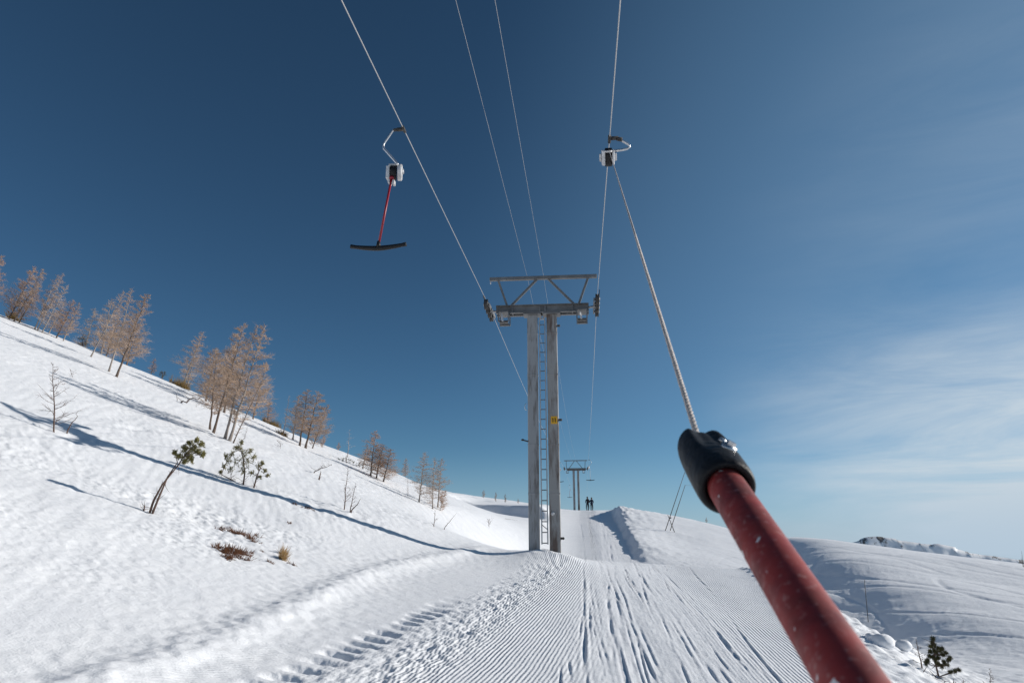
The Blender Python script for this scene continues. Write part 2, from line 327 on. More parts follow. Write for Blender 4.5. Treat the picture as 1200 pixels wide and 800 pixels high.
    if xs_.size:
        for i in range(96):
            far_ = i >= 70
            x0 = .75+rs.uniform(-1.0, 1.3); ya = rs.uniform(1, 24) if not far_ else rs.uniform(32, 62); ln = rs.uniform(2.0, 10)*(3.0 if far_ else 1)
            if i % 5 == 0: ln *= 2.6; ya *= .5
            sl_ = rs.normal(0, .022)+.03*(x0-.7); wd = rs.choice([.010, .013, .016, .024])*(2.2 if far_ else 1); dp = rs.uniform(.006, .024)*(1.5 if far_ else 1); ph_ = rs.uniform(0, 6); am = rs.uniform(.0, .035); fq = rs.uniform(.4, 1.1)
            m_ = (ys_ > ya) & (ys_ < ya+ln); f_ = (ys_[m_]-ya)/ln
            xc = x0+sl_*(ys_[m_]-ya)+am*np.sin((ys_[m_]-ya)*fq+ph_)
            dd_ = (xs_[m_]-xc)/wd; en = np.clip(f_*8, 0, 1)*np.clip((1-f_)*8, 0, 1)*(.55+.45*np.sin(f_*rs.uniform(6, 25)+ph_))
            acc[m_] -= dp*en*(np.exp(-dd_**2) - .4*np.exp(-((dd_-2.2)/1.2)**2))
    rut[sel] = acc
    z = z + onm*rut*(.75+.25*noise2(X/.2, Y/.5, 26)) - mid*.012*np.maximum(0, noise2(wig/.5+2, Y/7, 32)-.1)*(1-sstep(60, 90, Y))
    z = z + mid*.006*noise2(X/.14, Y/2.0, 6)
    z = z + mid*near*.004*noise2(X/.05, Y/.3, 12)
    z = z + onm*near*.012*fbm(X/1.4, Y/1.8, 14, 2)
    if attrs:
        lane = sstep(-.05, .15, -t)*onm                                                     # smooth lane at the left
        cord = onm*(1-mid*.95)*np.where(t > 0, 1-np.exp(-((t-.3)/.5)**2)*.8, .30)
        cord = cord*np.where(t < -.1, sstep(-.3, .25, noise2((X-.6*Y)/.35, (Y+.6*X)/6, 5)), .75+.25*sstep(-.2, .3, noise2(X/.6, Y/3, 8)))
        cord = cord*sstep(.12, .28, np.abs(t+.1))
        cuv = X - .10*(Y-14)*(X < .9)*sstep(1.2, .2, X) + np.where(t < -.1, -.60*Y, 0)
        return z, cord, cuv
    return z
def ground(x, y): return float(terrain(np.array([x]), np.array([y]))[0])
def hit(px, py, far=160.0):
    r = ray(px, py); r = r/math.hypot(r.x, r.y)
    t = np.concatenate([np.arange(3, 40, .03), np.arange(40, far, .1)])
    zz = terrain(r.x*t, r.y*t); gap = r.z*t - zz; i = np.where(gap < 0)[0]
    i = i[0] if len(i) else int(np.argmin(gap[:]/t))
    return Vector((r.x*t[i], r.y*t[i], zz[i]))

def build_ground():
    a0 = math.atan2(fw.y, fw.x)
    fine = np.arange(-46, 46.001, .082); back = np.arange(48, 313, 3.0)
    ang = a0 - np.radians(np.concatenate([fine, back]))      # clockwise
    def geo(a, b, st): return np.exp(np.arange(math.log(a), math.log(b), st))
    rr = np.concatenate([geo(.4, 6, .05), geo(6, 15, .003), geo(15, 48, .0052), geo(48, 115, .0065), geo(115, 3000, .06), [3000.0]])
    A, RR = np.meshgrid(ang, rr); X = np.cos(A)*RR; Y = np.sin(A)*RR
    z, cord, cuv = terrain(X, Y, True)
    na, nr = len(ang), len(rr); nv = na*nr
    co_ = np.empty((nv+1, 3), np.float32); co_[:nv, 0] = X.ravel(); co_[:nv, 1] = Y.ravel(); co_[:nv, 2] = z.ravel(); co_[nv] = (0, 0, ground(0, 0))
    i, j = np.meshgrid(np.arange(nr-1), np.arange(na), indexing='ij'); j2 = (j+1) % na
    q = np.stack([i*na+j, i*na+j2, (i+1)*na+j2, (i+1)*na+j], -1).reshape(-1, 4)[:, ::-1]
    jj = np.arange(na); tri = np.stack([np.full(na, nv), (jj+1) % na, jj], -1)[:, ::-1][:, ::-1]
    me = bpy.data.meshes.new('snow_ground'); me.vertices.add(nv+1); me.vertices.foreach_set('co', co_.ravel())
    loops = np.concatenate([q.ravel(), tri.ravel()]).astype(np.int32); me.loops.add(len(loops)); me.loops.foreach_set('vertex_index', loops)
    st = np.concatenate([np.arange(len(q))*4, len(q)*4+np.arange(na)*3]).astype(np.int32)
    me.polygons.add(len(st)); me.polygons.foreach_set('loop_start', st)
    me.polygons.foreach_set('use_smooth', np.ones(len(st), bool))
    for nm, arr in (('corduroy', cord), ('across', cuv)):
        at = me.attributes.new(nm, 'FLOAT', 'POINT'); f = np.zeros(nv+1, np.float32); f[:nv] = arr.ravel(); at.data.foreach_set('value', f)
    me.update(calc_edges=True)
    m = bpy.data.materials.new('snow'); m.use_nodes = True; t = m.node_tree; b = t.nodes['Principled BSDF']; g = t.nodes.new
    b.inputs['Base Color'].default_value = (.86, .87, .89, 1); b.inputs['Roughness'].default_value = .60; b.inputs['Specular IOR Level'].default_value = .3
    b.inputs['Sheen Weight'].default_value = .27; b.inputs['Sheen Roughness'].default_value = .55     # loose crystals scatter grazing light forward
    def att(n):
        x = g('ShaderNodeAttribute'); x.attribute_name = n; return x.outputs['Fac']
    def mth(op, a, c):
        x = g('ShaderNodeMath'); x.operation = op
        for k, w in ((0, a), (1, c)):
            if w is None: continue
            if isinstance(w, (int, float)): x.inputs[k].default_value = w
            else: t.links.new(w, x.inputs[k])
        return x.outputs[0]
    tcn = g('ShaderNodeTexCoord')
    def noise(sc, det, rough=.6):
        n = g('ShaderNodeTexNoise'); n.inputs['Scale'].default_value = sc; n.inputs['Detail'].default_value = det; n.inputs['Roughness'].default_value = rough
        t.links.new(tcn.outputs['Object'], n.inputs['Vector']); return n.outputs[0]
    wob = mth('MULTIPLY', mth('SUBTRACT', noise(1.2, 2), .5), .05)
    ph = mth('MULTIPLY', mth('ADD', att('across'), wob), 2*math.pi/.050)
    sn = mth('SINE', ph, None)
    crumb = mth('ADD', mth('MULTIPLY', noise(11, 5), 1.7), .10)
    c1 = mth('MULTIPLY', mth('MULTIPLY', mth('MULTIPLY', sn, .0068), att('corduroy')), crumb)
    h = mth('ADD', c1, mth('MULTIPLY', noise(30, 5, .7), .012))
    h = mth('ADD', h, mth('MULTIPLY', noise(5, 4, .6), .02))
    bp = g('ShaderNodeBump'); bp.inputs['Strength'].default_value = .85; bp.inputs['Distance'].default_value = 1.0
    t.links.new(h, bp.inputs['Height']); t.links.new(bp.outputs[0], b.inputs['Normal'])
    cmix = g('ShaderNodeMixRGB'); cmix.inputs[1].default_value = (.87, .88, .90, 1); cmix.inputs[2].default_value = (.80, .815, .845, 1)
    r = g('ShaderNodeMapRange'); r.inputs[1].default_value = .35; r.inputs[2].default_value = .7; t.links.new(noise(1.3, 5), r.inputs[0])
    t.links.new(r.outputs[0], cmix.inputs[0]); t.links.new(cmix.outputs[0], b.inputs['Base Color'])
    me.materials.append(m)
    o = bpy.data.objects.new('snow_ground', me); COL.objects.link(o); o['kind'] = 'structure'
    return o
build_ground()

# far mountain ridge
def build_mountain():
    D = 3000.0; ridge = [(900,700),(960,660),(1000,637),(1010,633),(1024,630.5),(1040,632),(1060,636),(1075,638),(1090,640),(1100,639),(1112,642),(1130,648),(1150,653),(1170,656),(1200,661),(1260,668),(1330,690),(1420,720)]
    xs = np.linspace(900, 1420, 150); ys = np.interp(xs, *zip(*ridge)); rs = np.random.RandomState(5); ys = ys - 2.2 - 2.0*np.clip((xs-1120)/60, 0, 1)
    ys = ys - 1.0*np.abs(fbm(xs/9, xs*0+.5, 3, 3)) + .3*rs.randn(150)*.4
    mb = MB(); nrow = 26
    for k in range(nrow):
        f = k/(nrow-1)
        for i in range(150):
            p = at_fwd(xs[i], ys[i], D); drop = 420*f; away = -190*f
            n = float(fbm(np.array([xs[i]/14.0]), np.array([f*5]), 8, 3)[0])
            q = p + fw*(away + 110*n*f*(1-f)*2) + up*(-drop*(1+.35*n)) + rt*(40*n)
            mb.v.append(tuple(q))
    for k in range(nrow-1):
        for i in range(149): mb.f.append((k*150+i, (k+1)*150+i, (k+1)*150+i+1, k*150+i+1))
    # back flank gives it thickness
    b = len(mb.v)
    for i in range(150):
        p = at_fwd(xs[i], ys[i], D); mb.v.append(tuple(p + fw*900 - up*420))
    for i in range(149): mb.f.append((i, i+1, b+i+1, b+i))
    m = bpy.data.materials.new('mountain_rock_and_snow'); m.use_nodes = True; t = m.node_tree; bs = t.nodes['Principled BSDF']; bs.inputs['Roughness'].default_value = .9
    n = t.nodes.new('ShaderNodeTexNoise'); n.inputs['Scale'].default_value = .016; n.inputs['Detail'].default_value = 8; n.inputs['Roughness'].default_value = .7
    c = t.nodes.new('ShaderNodeTexCoord'); t.links.new(c.outputs['Object'], n.inputs['Vector'])
    r = t.nodes.new('ShaderNodeMapRange'); r.inputs[1].default_value = .565; r.inputs[2].default_value = .62; t.links.new(n.outputs[0], r.inputs[0])
    x = t.nodes.new('ShaderNodeMixRGB'); x.inputs[1].default_value = (.82, .84, .87, 1); x.inputs[2].default_value = (.13, .125, .125, 1)
    t.links.new(r.outputs[0], x.inputs[0]); t.links.new(x.outputs[0], bs.inputs['Base Color'])
    o = mb.build('mountain', m); o['kind'] = 'structure'
build_mountain()

# ------------------------------------------------------------------ lift pylons
def build_pylon(Y, pts, base_z, label, detail):
    """pts: key points in metres (x, z) in the upright plane across the lift."""
    cx = pts['cols']; root = thing('lift_pylon', (sum(cx)/2, Y, base_z), label, 'ski lift pylon', 'pylons of the drag lift')
    ox, oz = root.location.x, root.location.z
    P = lambda x, z, y=0: Vector((x-ox, y, z-oz))
    w = pts['w']; za = pts['arm_z']
    for k, x in enumerate(cx):
        mb = MB(); mb.box(P(x, (base_z-.8+za)/2), (w, w*.42, za-base_z+.8))
        c = mb.build('column', M['rusty'] if k else M['steel'], root, smooth=False, bevel=.026)
        if k and detail: c['label'] = 'rust-stained right column carrying the yellow number plate'
        if detail:
            for zz in (za-.55, za-1.72, za-3.6, base_z+1.55):
                bd_ = MB(); bd_.box(P(x, zz), (w+.012, w*.42+.012, .035)); bd_.build('weld_band', M['rusty'] if k else M['steel'], root, smooth=False, bevel=.006)
        fl = MB(); fl.box(P(x, za-.012), (w*1.7, w*1.3, .03)); fl.build('cap_plate', M['arm'], root, smooth=False)
    x0, x1 = pts['arm']; t0, t1 = pts['top']; tz0, tz1 = pts['top_z']; az0, az1 = pts['arm_zs']; h = pts['arm_h']
    for yy in (-.10, .10):                                  # twin channel cross-arm
        mb = MB(); mb.beam(P(x0, az0+h/2, yy), P(x1, az1+h/2, yy), .02, h)
        mb.beam(P(x0, az0+.012, yy+math.copysign(.045, yy)), P(x1, az1+.012, yy+math.copysign(.045, yy)), .07, .024)
        mb.beam(P(x0, az0+h-.012, yy+math.copysign(.045, yy)), P(x1, az1+h-.012, yy+math.copysign(.045, yy)), .07, .024)
        mb.build('crossarm_channel', M['arm'], root, smooth=False)
    if detail:
        for x in (cx[0]+w*.75, cx[1]-w*.6, x0+.45, x1-.45):
            mb = MB(); mb.box(P(x, za+h/2+.002), (.035, .34, h-.06)); mb.build('stiffener', M['arm'], root, smooth=False)
    mb = MB(); mb.beam(P(t0, tz0), P(t1, tz1), .10, .095); mb.build('top_beam', M['arm'], root, smooth=False, bevel=.006)
    for a, b in pts['braces']:
        mb = MB(); mb.beam(P(*a), P(*b), .055, .06); mb.build('brace', M['arm'], root, smooth=False)
    for sx, rx, rz in ((-1, *pts['rope_l']), (1, *pts['rope_r'])):
        # a battery of sheaves under each rope
        bx = rx; bar = MB(); bar.beam(P(bx-sx*.09, rz-.17, -.62), P(bx-sx*.09, rz-.13, .62), .03, .09)
        bt = bar.build('sheave_battery', M['arm'], root, smooth=False)
        ax = MB(); ax.tube([P(bx-sx*.42, rz-.2), P(bx+sx*.05, rz-.15)], .035, 8); ax.build('axle', M['galv'], bt)
        gd = MB(); gd.beam(P(bx+sx*.06, rz+.05, -.7), P(bx+sx*.06, rz+.05, .7), .015, .05); gd.build('rope_guard', M['wheel'], bt, smooth=False)
        for q in (-.54, -.18, .18, .54):
            c = P(bx, rz-.14, q); wh = MB(); prof = [(-.05, .11), (-.045, .15), (-.012, .132), (.012, .132), (.045, .15), (.05, .11)]
            wh.tube([c+Vector((a, 0, 0)) for a, _ in prof], [r for _, r in prof], 16); wh.build('sheave', M['wheel'], bt)
            hb = MB(); hb.tube([c+Vector((-.07, 0, 0)), c+Vector((.07, 0, 0))], .045, 10); hb.build('hub', M['galv'], bt)
    for x in pts['steps']:                                  # maintenance steps hung under the arm
        zb = za-.02; sw = .27
        mb = MB(); mb.box(P(x, zb-.012, -.21), (sw, .50, .02)); st = mb.build('maintenance_step', M['arm'], root, smooth=False)
        for sx in (-1, 1):
            for yy in (0, -.42):
                b = MB(); b.box(P(x+sx*sw/2, zb-.155, yy), (.03, .03, .26)); b.build('upright', M['arm'], st, smooth=False)
        for i in range(4):
            b = MB(); b.box(P(x, zb-.27, -.40+i*.13), (sw-.034, .06, .03)); b.build('step_bar', M['arm'] if i % 2 else M['wheel'], st, smooth=False)
        b = MB(); b.beam(P(x-sw*.2, zb-.04, -.40), P(x-sw*.05, zb-.28, -.46), .045, .02); b.build('hanger_strap', M['shell'], st, smooth=False)
    if detail:
        xl, xr = cx[0]+w/2+.055, cx[1]-w/2-.045; yl = -.06
        ld = MB()
        lad = ld.box(P((xl+xr)/2, za-.14, yl), (xr-xl, .05, .05)).build('ladder', M['galv'], root, smooth=False)
        for x in (xl, xr):
            b = MB(); b.box(P(x, (base_z+.30+za-.17)/2, yl), (.03, .045, za-base_z-.47)); b.build('rail', M['galv'], lad, smooth=False)
        z = base_z+.33; rung = None; i = 0
        while z < za-.3:
            if rung is None:
                b = MB(); b.tube([(-(xr-xl)/2, 0, 0), ((xr-xl)/2, 0, 0)], .013, 8); rung = b.mesh('rung', M['arm'])
            o = bpy.data.objects.new('rung', rung); COL.objects.link(o); o.parent = lad; o.location = P((xl+xr)/2, z, yl)
            if i == 2: pass
            z += .262; i += 1
        b = MB(); b.tube([P(xl, base_z+.78, yl-.03), P(xr, base_z+.66, yl-.03)], .011, 6); o = b.build('rung', M['arm'], lad); o['label'] = 'bent ladder rung near the bottom'
        yf = -w*.21
        c = at_Y(649.5, 492.5, Y); sg = MB(); sg.box(P(c.x, c.z, yf-.022), (.165, .012, .20)); sgn = sg.build('number_sign', M['yellow'], root, smooth=False, bevel=.003)
        for dx in (-.03, .032):
            b = MB(); b.box(P(c.x+dx, c.z-.005, yf-.032), (.022, .006, .11)); b.box(P(c.x+dx-.014, c.z+.036, yf-.0325), (.022, .005, .02)); b.build('digit', M['ink'], sgn, smooth=False)
        for px, py in ((656, 492), (656.5, 630.5), (655, 382)):
            c = at_Y(px, py, Y); b = MB(); b.tube([P(cx[1]+w/2-.01, c.z, -.03), P(cx[1]+w/2+.05, c.z, -.03)], .03, 8); b.ball(P(cx[1]+w/2+.06, c.z, -.03), .035, 8, 6); b.build('bolt', M['wheel'], root)
        c = at_Y(648, 601.5, Y); b = MB(); b.tube([P(c.x, c.z, yf-.03), P(c.x, c.z, yf+.01)], .05, 14); b.build('reflector', M['shell'], root)
        c = at_Y(618, 516.5, Y); b = MB(); b.tube([P(cx[0]-w/2+.01, c.z-.02, -.05), P(cx[0]-w/2-.13, c.z+.02, -.05)], .018, 8); b.ball(P(cx[0]-w/2-.14, c.z+.025, -.05), .028, 8, 6, (1.5, 1, 1)); b.build('peg', M['wheel'], root)
        c = at_Y(618, 477, Y); b = MB(); ring = [P(cx[0]-w/2-.03+.05*math.cos(a)*-1, c.z+.09*math.sin(a), -.05) for a in np.linspace(-1.57, 1.57, 9)]; b.tube(ring, .009, 6); b.build('cable_ring', M['chrome'], root)
        b = MB(); b.box(P(t0+.02, tz0-.09), (.02, .05, .09)); b.build('wire_clip', M['shell'], root, smooth=False)
    return root
def xz(px, py, Y):
    p = at_Y(px, py, Y); return (p.x, p.z)
Y1 = 18.0
pl = at_Y(625, 500, Y1); pr = at_Y(648.6, 500, Y1); base1 = at_Y(625, 652, Y1).z
arm_z = at_Y(636, 368.5, Y1).z
RL = xz(573, 358.5, Y1); RR_ = xz(699.5, 352.5, Y1)
pts1 = dict(cols=(pl.x, pr.x), w=.285, arm_z=arm_z, arm=(xz(582, 368, Y1)[0], xz(690, 365, Y1)[0]), arm_zs=(xz(582, 369.5, Y1)[1], xz(690, 366.5, Y1)[1]), arm_h=.235,
            top=(xz(574, 327, Y1)[0], xz(699.5, 323, Y1)[0]), top_z=(xz(574, 327.5, Y1)[1], xz(699.5, 323.5, Y1)[1]),
            braces=[(xz(584, 329, Y1), xz(594.5, 359, Y1)), (xz(629, 327.5, Y1), xz(598.5, 359, Y1)), (xz(642.7, 327, Y1), xz(673.5, 357, Y1)), (xz(689, 325.5, Y1), xz(678, 357, Y1))],
            rope_l=RL, rope_r=RR_, steps=(xz(592, 372, Y1)[0], xz(682, 372, Y1)[0]))
build_pylon(Y1, pts1, base1, 'tall twin-column grey steel lift pylon with ladder beside the piste', True)
Y2 = 81.0
pl2 = at_Y(672.4, 560, Y2); pr2 = at_Y(677.6, 560, Y2); a2 = at_Y(675, 551, Y2).z
RL2 = xz(661.3, 547.5, Y2); RR2 = xz(688.5, 547.5, Y2)
pts2 = dict(cols=(pl2.x, pr2.x), w=.25, arm_z=a2, arm=(xz(664.5, 551, Y2)[0], xz(686.5, 551, Y2)[0]), arm_zs=(a2, a2), arm_h=.26,
            top=(xz(661, 539.5, Y2)[0], xz(688, 539.5, Y2)[0]), top_z=(at_Y(661, 539.6, Y2).z,)*2,
            braces=[(xz(663.5, 540, Y2), xz(663.8, 549, Y2)), (xz(673, 540, Y2), xz(666.5, 549, Y2)), (xz(675.5, 540, Y2), xz(683, 549, Y2)), (xz(685.7, 540, Y2), xz(685.4, 549, Y2))],
            rope_l=RL2, rope_r=RR2, steps=(xz(665, 551, Y2)[0], xz(684, 551, Y2)[0]))
build_pylon(Y2, pts2, ground(pl2.x, Y2), 'small distant twin-column lift pylon standing on the crest of the hill', False)

# ------------------------------------------------------------------ ropes
def sagged(pts, sag, n=24):
    out = []
    for (a, b), s in zip(zip(pts[:-1], pts[1:]), sag):
        a = Vector(a); b = Vector(b)
        for i in range(n):
            f = i/n; p = a.lerp(b, f); p.z -= 4*s*f*(1-f); out.append(p)
    out.append(Vector(pts[-1])); return out
near_r = at_Y(727, 0, 5.46); near_l = at_Y(400, 0, 5.99)
def back(p, q, Y):                                          # extend the line q->p to Y
    p = Vector(p); q = Vector(q); return p + (p-q)*((Y-p.y)/(p.y-q.y))
pr1 = Vector((RR_[0], Y1, RR_[1])); pl1 = Vector((RL[0], Y1, RL[1]))
pr2_ = Vector((RR2[0], Y2, RR2[1])); pl2_ = Vector((RL2[0], Y2, RL2[1]))
end_r = Vector((RR2[0], 150, pr2_.z+1.2)); end_l = Vector((RL2[0], 150, pl2_.z+.9))
rope_r = [back(near_r, pr1, -16), near_r, pr1, pr2_, end_r]; rope_l = [back(near_l, pl1, -16), near_l, pl1, pl2_, end_l]
def rope(pts, sag, r, name, label, cat, group):
    mb = MB(); P = sagged(pts, sag); mb.tube(P, r, 6); o = mb.build(name, M['rope']); tag(o, label, cat, group); return P
PR = rope(rope_r, [0, 0, .5, .2], .0066, 'haul_rope', 'haul rope on the right carrying the bar in use uphill', 'rope', 'ropes and wires strung along the lift')
PL = rope(rope_l, [0, 0, .5, .2], .0066, 'haul_rope', 'bright return haul rope on the left holding an empty red bar', 'rope', 'ropes and wires strung along the lift')
for (px, qx, lab) in ((534, 617, 'left of the two thin wires crossing the pylon top beam'), (580, 636.5, 'right of the two thin wires crossing the pylon top beam')):
    a = at_Y(qx, 323, Y1) + Vector((0, 0, .06)); r0 = ray(px, 0); n = r0*(a.x/r0.x)
    b = Vector((a.x, Y2, pts2['top_z'][0]+.08))
    rope([back(n, a, -16), n, a, b, Vector((a.x, 150, b.z+1))], [0, 0, .7, .3], .003, 'signal_wire', lab, 'wire', 'ropes and wires strung along the lift')

def on_rope(P, Y):
    for a, b in zip(P[:-1], P[1:]):
        if a.y <= Y <= b.y: return a.lerp(b, (Y-a.y)/(b.y-a.y))
def rope_at_py(P, py):
    best = None
    for Y in np.arange(3, 17.5, .02):
        p = on_rope(P, Y); d = p.dot(cf); y = 400 - F*p.dot(cu)/d
        if best is None or abs(y-py) < best[0]: best = (abs(y-py), p)
    return best[1]

# ------------------------------------------------------------------ T-bars
def t_bar(at, side, label, lean=.13, white=False, hi=True, drop=1.0):
    r = thing('t_bar', at, label, 'ski lift bar', 'bars hanging from the lift rope'); s = side
    n = 10 if hi else 6
    g = MB(); g.tube([(0, -.07, 0), (0, .07, 0)], .022, n); g.box((s*.05, 0, .0), (.10, .05, .035)); g.tube([(s*.09, 0, 0), (s*.15, 0, -.005)], .024, n); g.build('rope_clamp', M['wheel'], r)
    arm = [(s*.14, 0, 0), (s*.165, 0, -.012), (s*.285, 0, -.21), (s*.30, 0, -.26), (s*.285, 0, -.31), (s*.08, 0, -.56), (s*.06, 0, -.60)]
    g = MB(); g.tube(arm, .017, n); g.build('hanger_arm', M['chrome'], r)
    cx, cz = s*.10, -.74
    # spring drum housing: flat round case seen at an angle with its cover and lugs
    h = MB(); c = Vector((cx-s*.075, 0, cz+.02)); ax = Vector((1, -.25*s, 0)).normalized()
    h.tube([c-ax*.035, c-ax*.025, c+ax*.025, c+ax*.035], [.10, .12, .12, .10], 18 if hi else 8)
    hs_ = h.build('drum_housing', M['shell'], r)
    if hi:
        h = MB(); c2 = Vector((cx+s*.02, 0, cz+.02)); h.tube([c2-ax*.045, c2+ax*.045], .105, 18); h.build('drum', M['dark'], hs_)
        h = MB(); h.box((cx+s*.085, 0, cz), (.055, .17, .20)); h.box((cx+s*.03, -.0, cz+.145), (.13, .06, .035)); h.build('side_plate', M['shell'], hs_, smooth=False, bevel=.01)
        h = MB(); h.tube([(cx-s*.11, -.03, cz+.02), (cx-s*.135, -.03, cz+.02)], .04, 10); h.build('hub_bolt', M['galv'], hs_)
        h = MB(); h.box((cx, -.02, cz-.155), (.03, .08, .07)); h.box((cx+s*.07, .0, cz-.13), (.03, .12, .06)); h.build('rope_guide', M['shell'], hs_, smooth=False, bevel=.006)
    p0 = Vector((cx+s*.03, -.05, cz-.09)); p1 = p0 + Vector((s*lean*1.06, 0, -1.06*drop))
    g = MB(); g.tube([p0, p1], .0165, n); g.build('pull_pole', M['shell'] if white else M['redbar'], r)
    if hi:
        g = MB(); g.tube([p0+Vector((0,0,.02)), p0-Vector((0,0,.02))], .035, 10); g.build('pole_socket', M['redbar'], r)
    g = MB(); pts = []; rad = []
    for f in np.linspace(-1, 1, 13):
        pts.append(p1 + Vector((f*.40, 0, -.036 + .046*abs(f)**1.6))); rad.append(.036-.012*abs(f)**1.5 + (.007 if abs(f) > .9 else 0))
    g.tube(pts, rad, n); g.build('crossbar', M['dark'], r)
    g = MB(); g.tube([p1+Vector((0,0,.07)), p1+Vector((0,0,-.03))], [.022, .036], n); g.build('crossbar_boss', M['dark'], r)
    return r
pL = rope_at_py(PL, 152); t_bar(pL, -1, 'empty red and black bar hanging from the left rope under open sky')
q = on_rope(PR, 66); t_bar(q, 1, 'white-poled bar hanging beside the distant pylon above two skiers', .0, True, False)
q = on_rope(PL, 70); t_bar(q, -1, 'tiny hanging bar half hidden behind the right pylon column', .0, False, False)
q = on_rope(PL, 112); t_bar(q, -1, 'tiny hanging bar in the sky left of the distant pylon', .0, False, False)

# the bar the photographer rides on
hp = rope_at_py(PR, 163)
def riding_bar():
    r = thing('t_bar', hp, 'scuffed red pole with black rubber cap on a taut rope, close to the viewer', 'ski lift bar', 'bars hanging from the lift rope')
    o = hp
    L_ = lambda p: Vector(p) - o
    g = MB(); g.tube([(0, -.08, 0), (0, .08, 0)], .022, 10); g.box((.06, 0, .01), (.12, .05, .03)); g.tube([(.10, 0, .0), (.17, 0, -.02)], .028, 10); g.build('rope_clamp', M['wheel'], r)
    d = hp.dot(cf); k = lambda px, py: L_(at_depth(px, py, d))
    g = MB(); g.tube([k(724, 163.5), k(730, 165.5), k(736, 169), k(738, 172), k(735, 174.5), k(728, 176), k(719, 177)], .017, 10); g.build('hanger_arm', M['chrome'], r)
    # housing seen end-on: two white cheeks with the dark drum between, open to the tow direction
    c = k(713.5, 184.5); tow = (at_depth(815, 507, .76)-hp).normalized()
    up2 = -tow; sx = Vector((1, 0, 0)); 
    zax = (up2 - sx*up2.dot(sx)).normalized(); yax = zax.cross(sx)
    mt = Matrix((sx, yax, zax)).transposed()
    q = lambda x, y, z: c + mt @ Vector((x, y, z))
    hw = MB(); hw.box(q(-.075, 0, 0), (.045, .20, .22), mt); hw.box(q(.058, 0, -.01), (.03, .2, .20), mt); hb = hw.build('drum_housing', M['shell'], r, smooth=False, bevel=.012)
    h = MB(); h.tube([q(-.05, 0, .02), q(.042, 0, .02)], .125, 18); h.build('drum', M['dark'], hb)
    h = MB(); h.box(q(-.113, 0, .03), (.03, .10, .13), mt); h.box(q(.09, 0, .035), (.035, .1, .08), mt); h.build('side_plate', M['shell'], hb, smooth=False, bevel=.008)
    h = MB(); ringp = [q(-.008+.048*math.cos(a), -.085, -.06+.09*math.sin(a)) for a in np.linspace(math.pi, 2*math.pi, 9)]; h.tube([q(-.056, -.085, .1)]+ringp+[q(.04, -.085, .1)], .014, 8); h.build('rope_guide', M['shell'], hb)
    # pole axis: from the cap (0.70 m off) past the camera's right hand side
    P1 = at_depth(848, 565, .70); P2 = at_depth(1000, 803, .395); ax = (P2-P1).normalized()
    E = P1 + ax*1.05
    g = MB(); g.tube([L_(P1-ax*.03+ax*1.08*i/24) for i in range(25)], .0190, 40); g.build('pull_pole', M['paint'], r)
    # rubber cap: revolved, open mouth with a lip towards the viewer
    prof = [(.012, .0198), (.012, .0230), (.014, .0262), (.010, .0292), (.002, .0300), (-.030, .0303), (-.070, .0302), (-.095, .0296), (-.116, .0280), (-.128, .0246), (-.135, .0178), (-.136, .0060)]
    g = MB(); base = P1 + ax*.004
    pts = [L_(base+ax*a) for a, _ in prof]
    # tube() derives directions from neighbours, so revolve by hand
    o1 = ax.orthogonal().normalized(); o2 = ax.cross(o1); nseg = 40; g.v = []; g.f = []
    prof = [(-.03, .0194)] + prof
    gdir = -P1.normalized(); gdir = (gdir - ax*gdir.dot(ax)).normalized(); gs_ = gdir.cross(ax); gs_ = gs_ if gs_.dot(rt) > 0 else -gs_; gdir = (gdir*.80+gs_*.60).normalized()
    # the flat and groove moulded into the sunny shoulder
    lookat = (-(P1)).normalized(); side = rt
    for a, rr in prof:
        for j in range(nseg):
            th = 2*math.pi*j/nseg; dirv = o1*math.cos(th)+o2*math.sin(th); rad = rr
            if a < -.06 and rr > .01:
                dgrv = dirv.dot(gdir)
                if dgrv > .80: rad = rr - .010*min(1, (dgrv-.80)/.12)
            g.v.append(tuple(L_(base+ax*a+dirv*rad)))
    for i in range(len(prof)-1):
        for j in range(nseg):
            j2 = (j+1) % nseg; g.f.append((i*nseg+j, i*nseg+j2, (i+1)*nseg+j2, (i+1)*nseg+j))
    e = (len(prof)-1)*nseg; g.f.append(tuple(e+j for j in range(nseg)))
    cap = g.build('rubber_cap', M['rubber'], r)
    sm = cap.modifiers.new('smooth', 'SUBSURF'); sm.levels = 1; sm.render_levels = 1
    # bolt through the cap
    bd0 = -P1.normalized(); bd0 = (bd0 - ax*bd0.dot(ax)).normalized(); sd_ = bd0.cross(ax)
    if sd_.dot(rt) < 0: sd_ = -sd_
    bd = (bd0*.50 + sd_*.87).normalized()
    bc = base - ax*.040 + bd*.0295
    b = MB(); b.tube([L_(bc-bd*.006), L_(bc+bd*.002)], .0085, 20); cb = b.build('washer', M['chrome'], cap)
    b = MB(); b.tube([L_(bc), L_(bc+bd*.006)], .0052, 6); b.build('bolt_head', M['chrome'], cap, smooth=False)
    b = MB(); bc2 = bc - ax*.026 - bd*.004; b.tube([L_(bc2), L_(bc2+bd*.004)], [.0048, .0036], 12); b.build('rivet', M['chrome'], cap)
    # tow rope up to the drum: laid strands
    A = base - ax*.118; B = o + q(.0, -.10, -.05)
    dd = (B-A); oo = dd.orthogonal().normalized(); o3 = dd.normalized().cross(oo)
    # fine pitch near the viewer
    g2 = MB(); n = 480
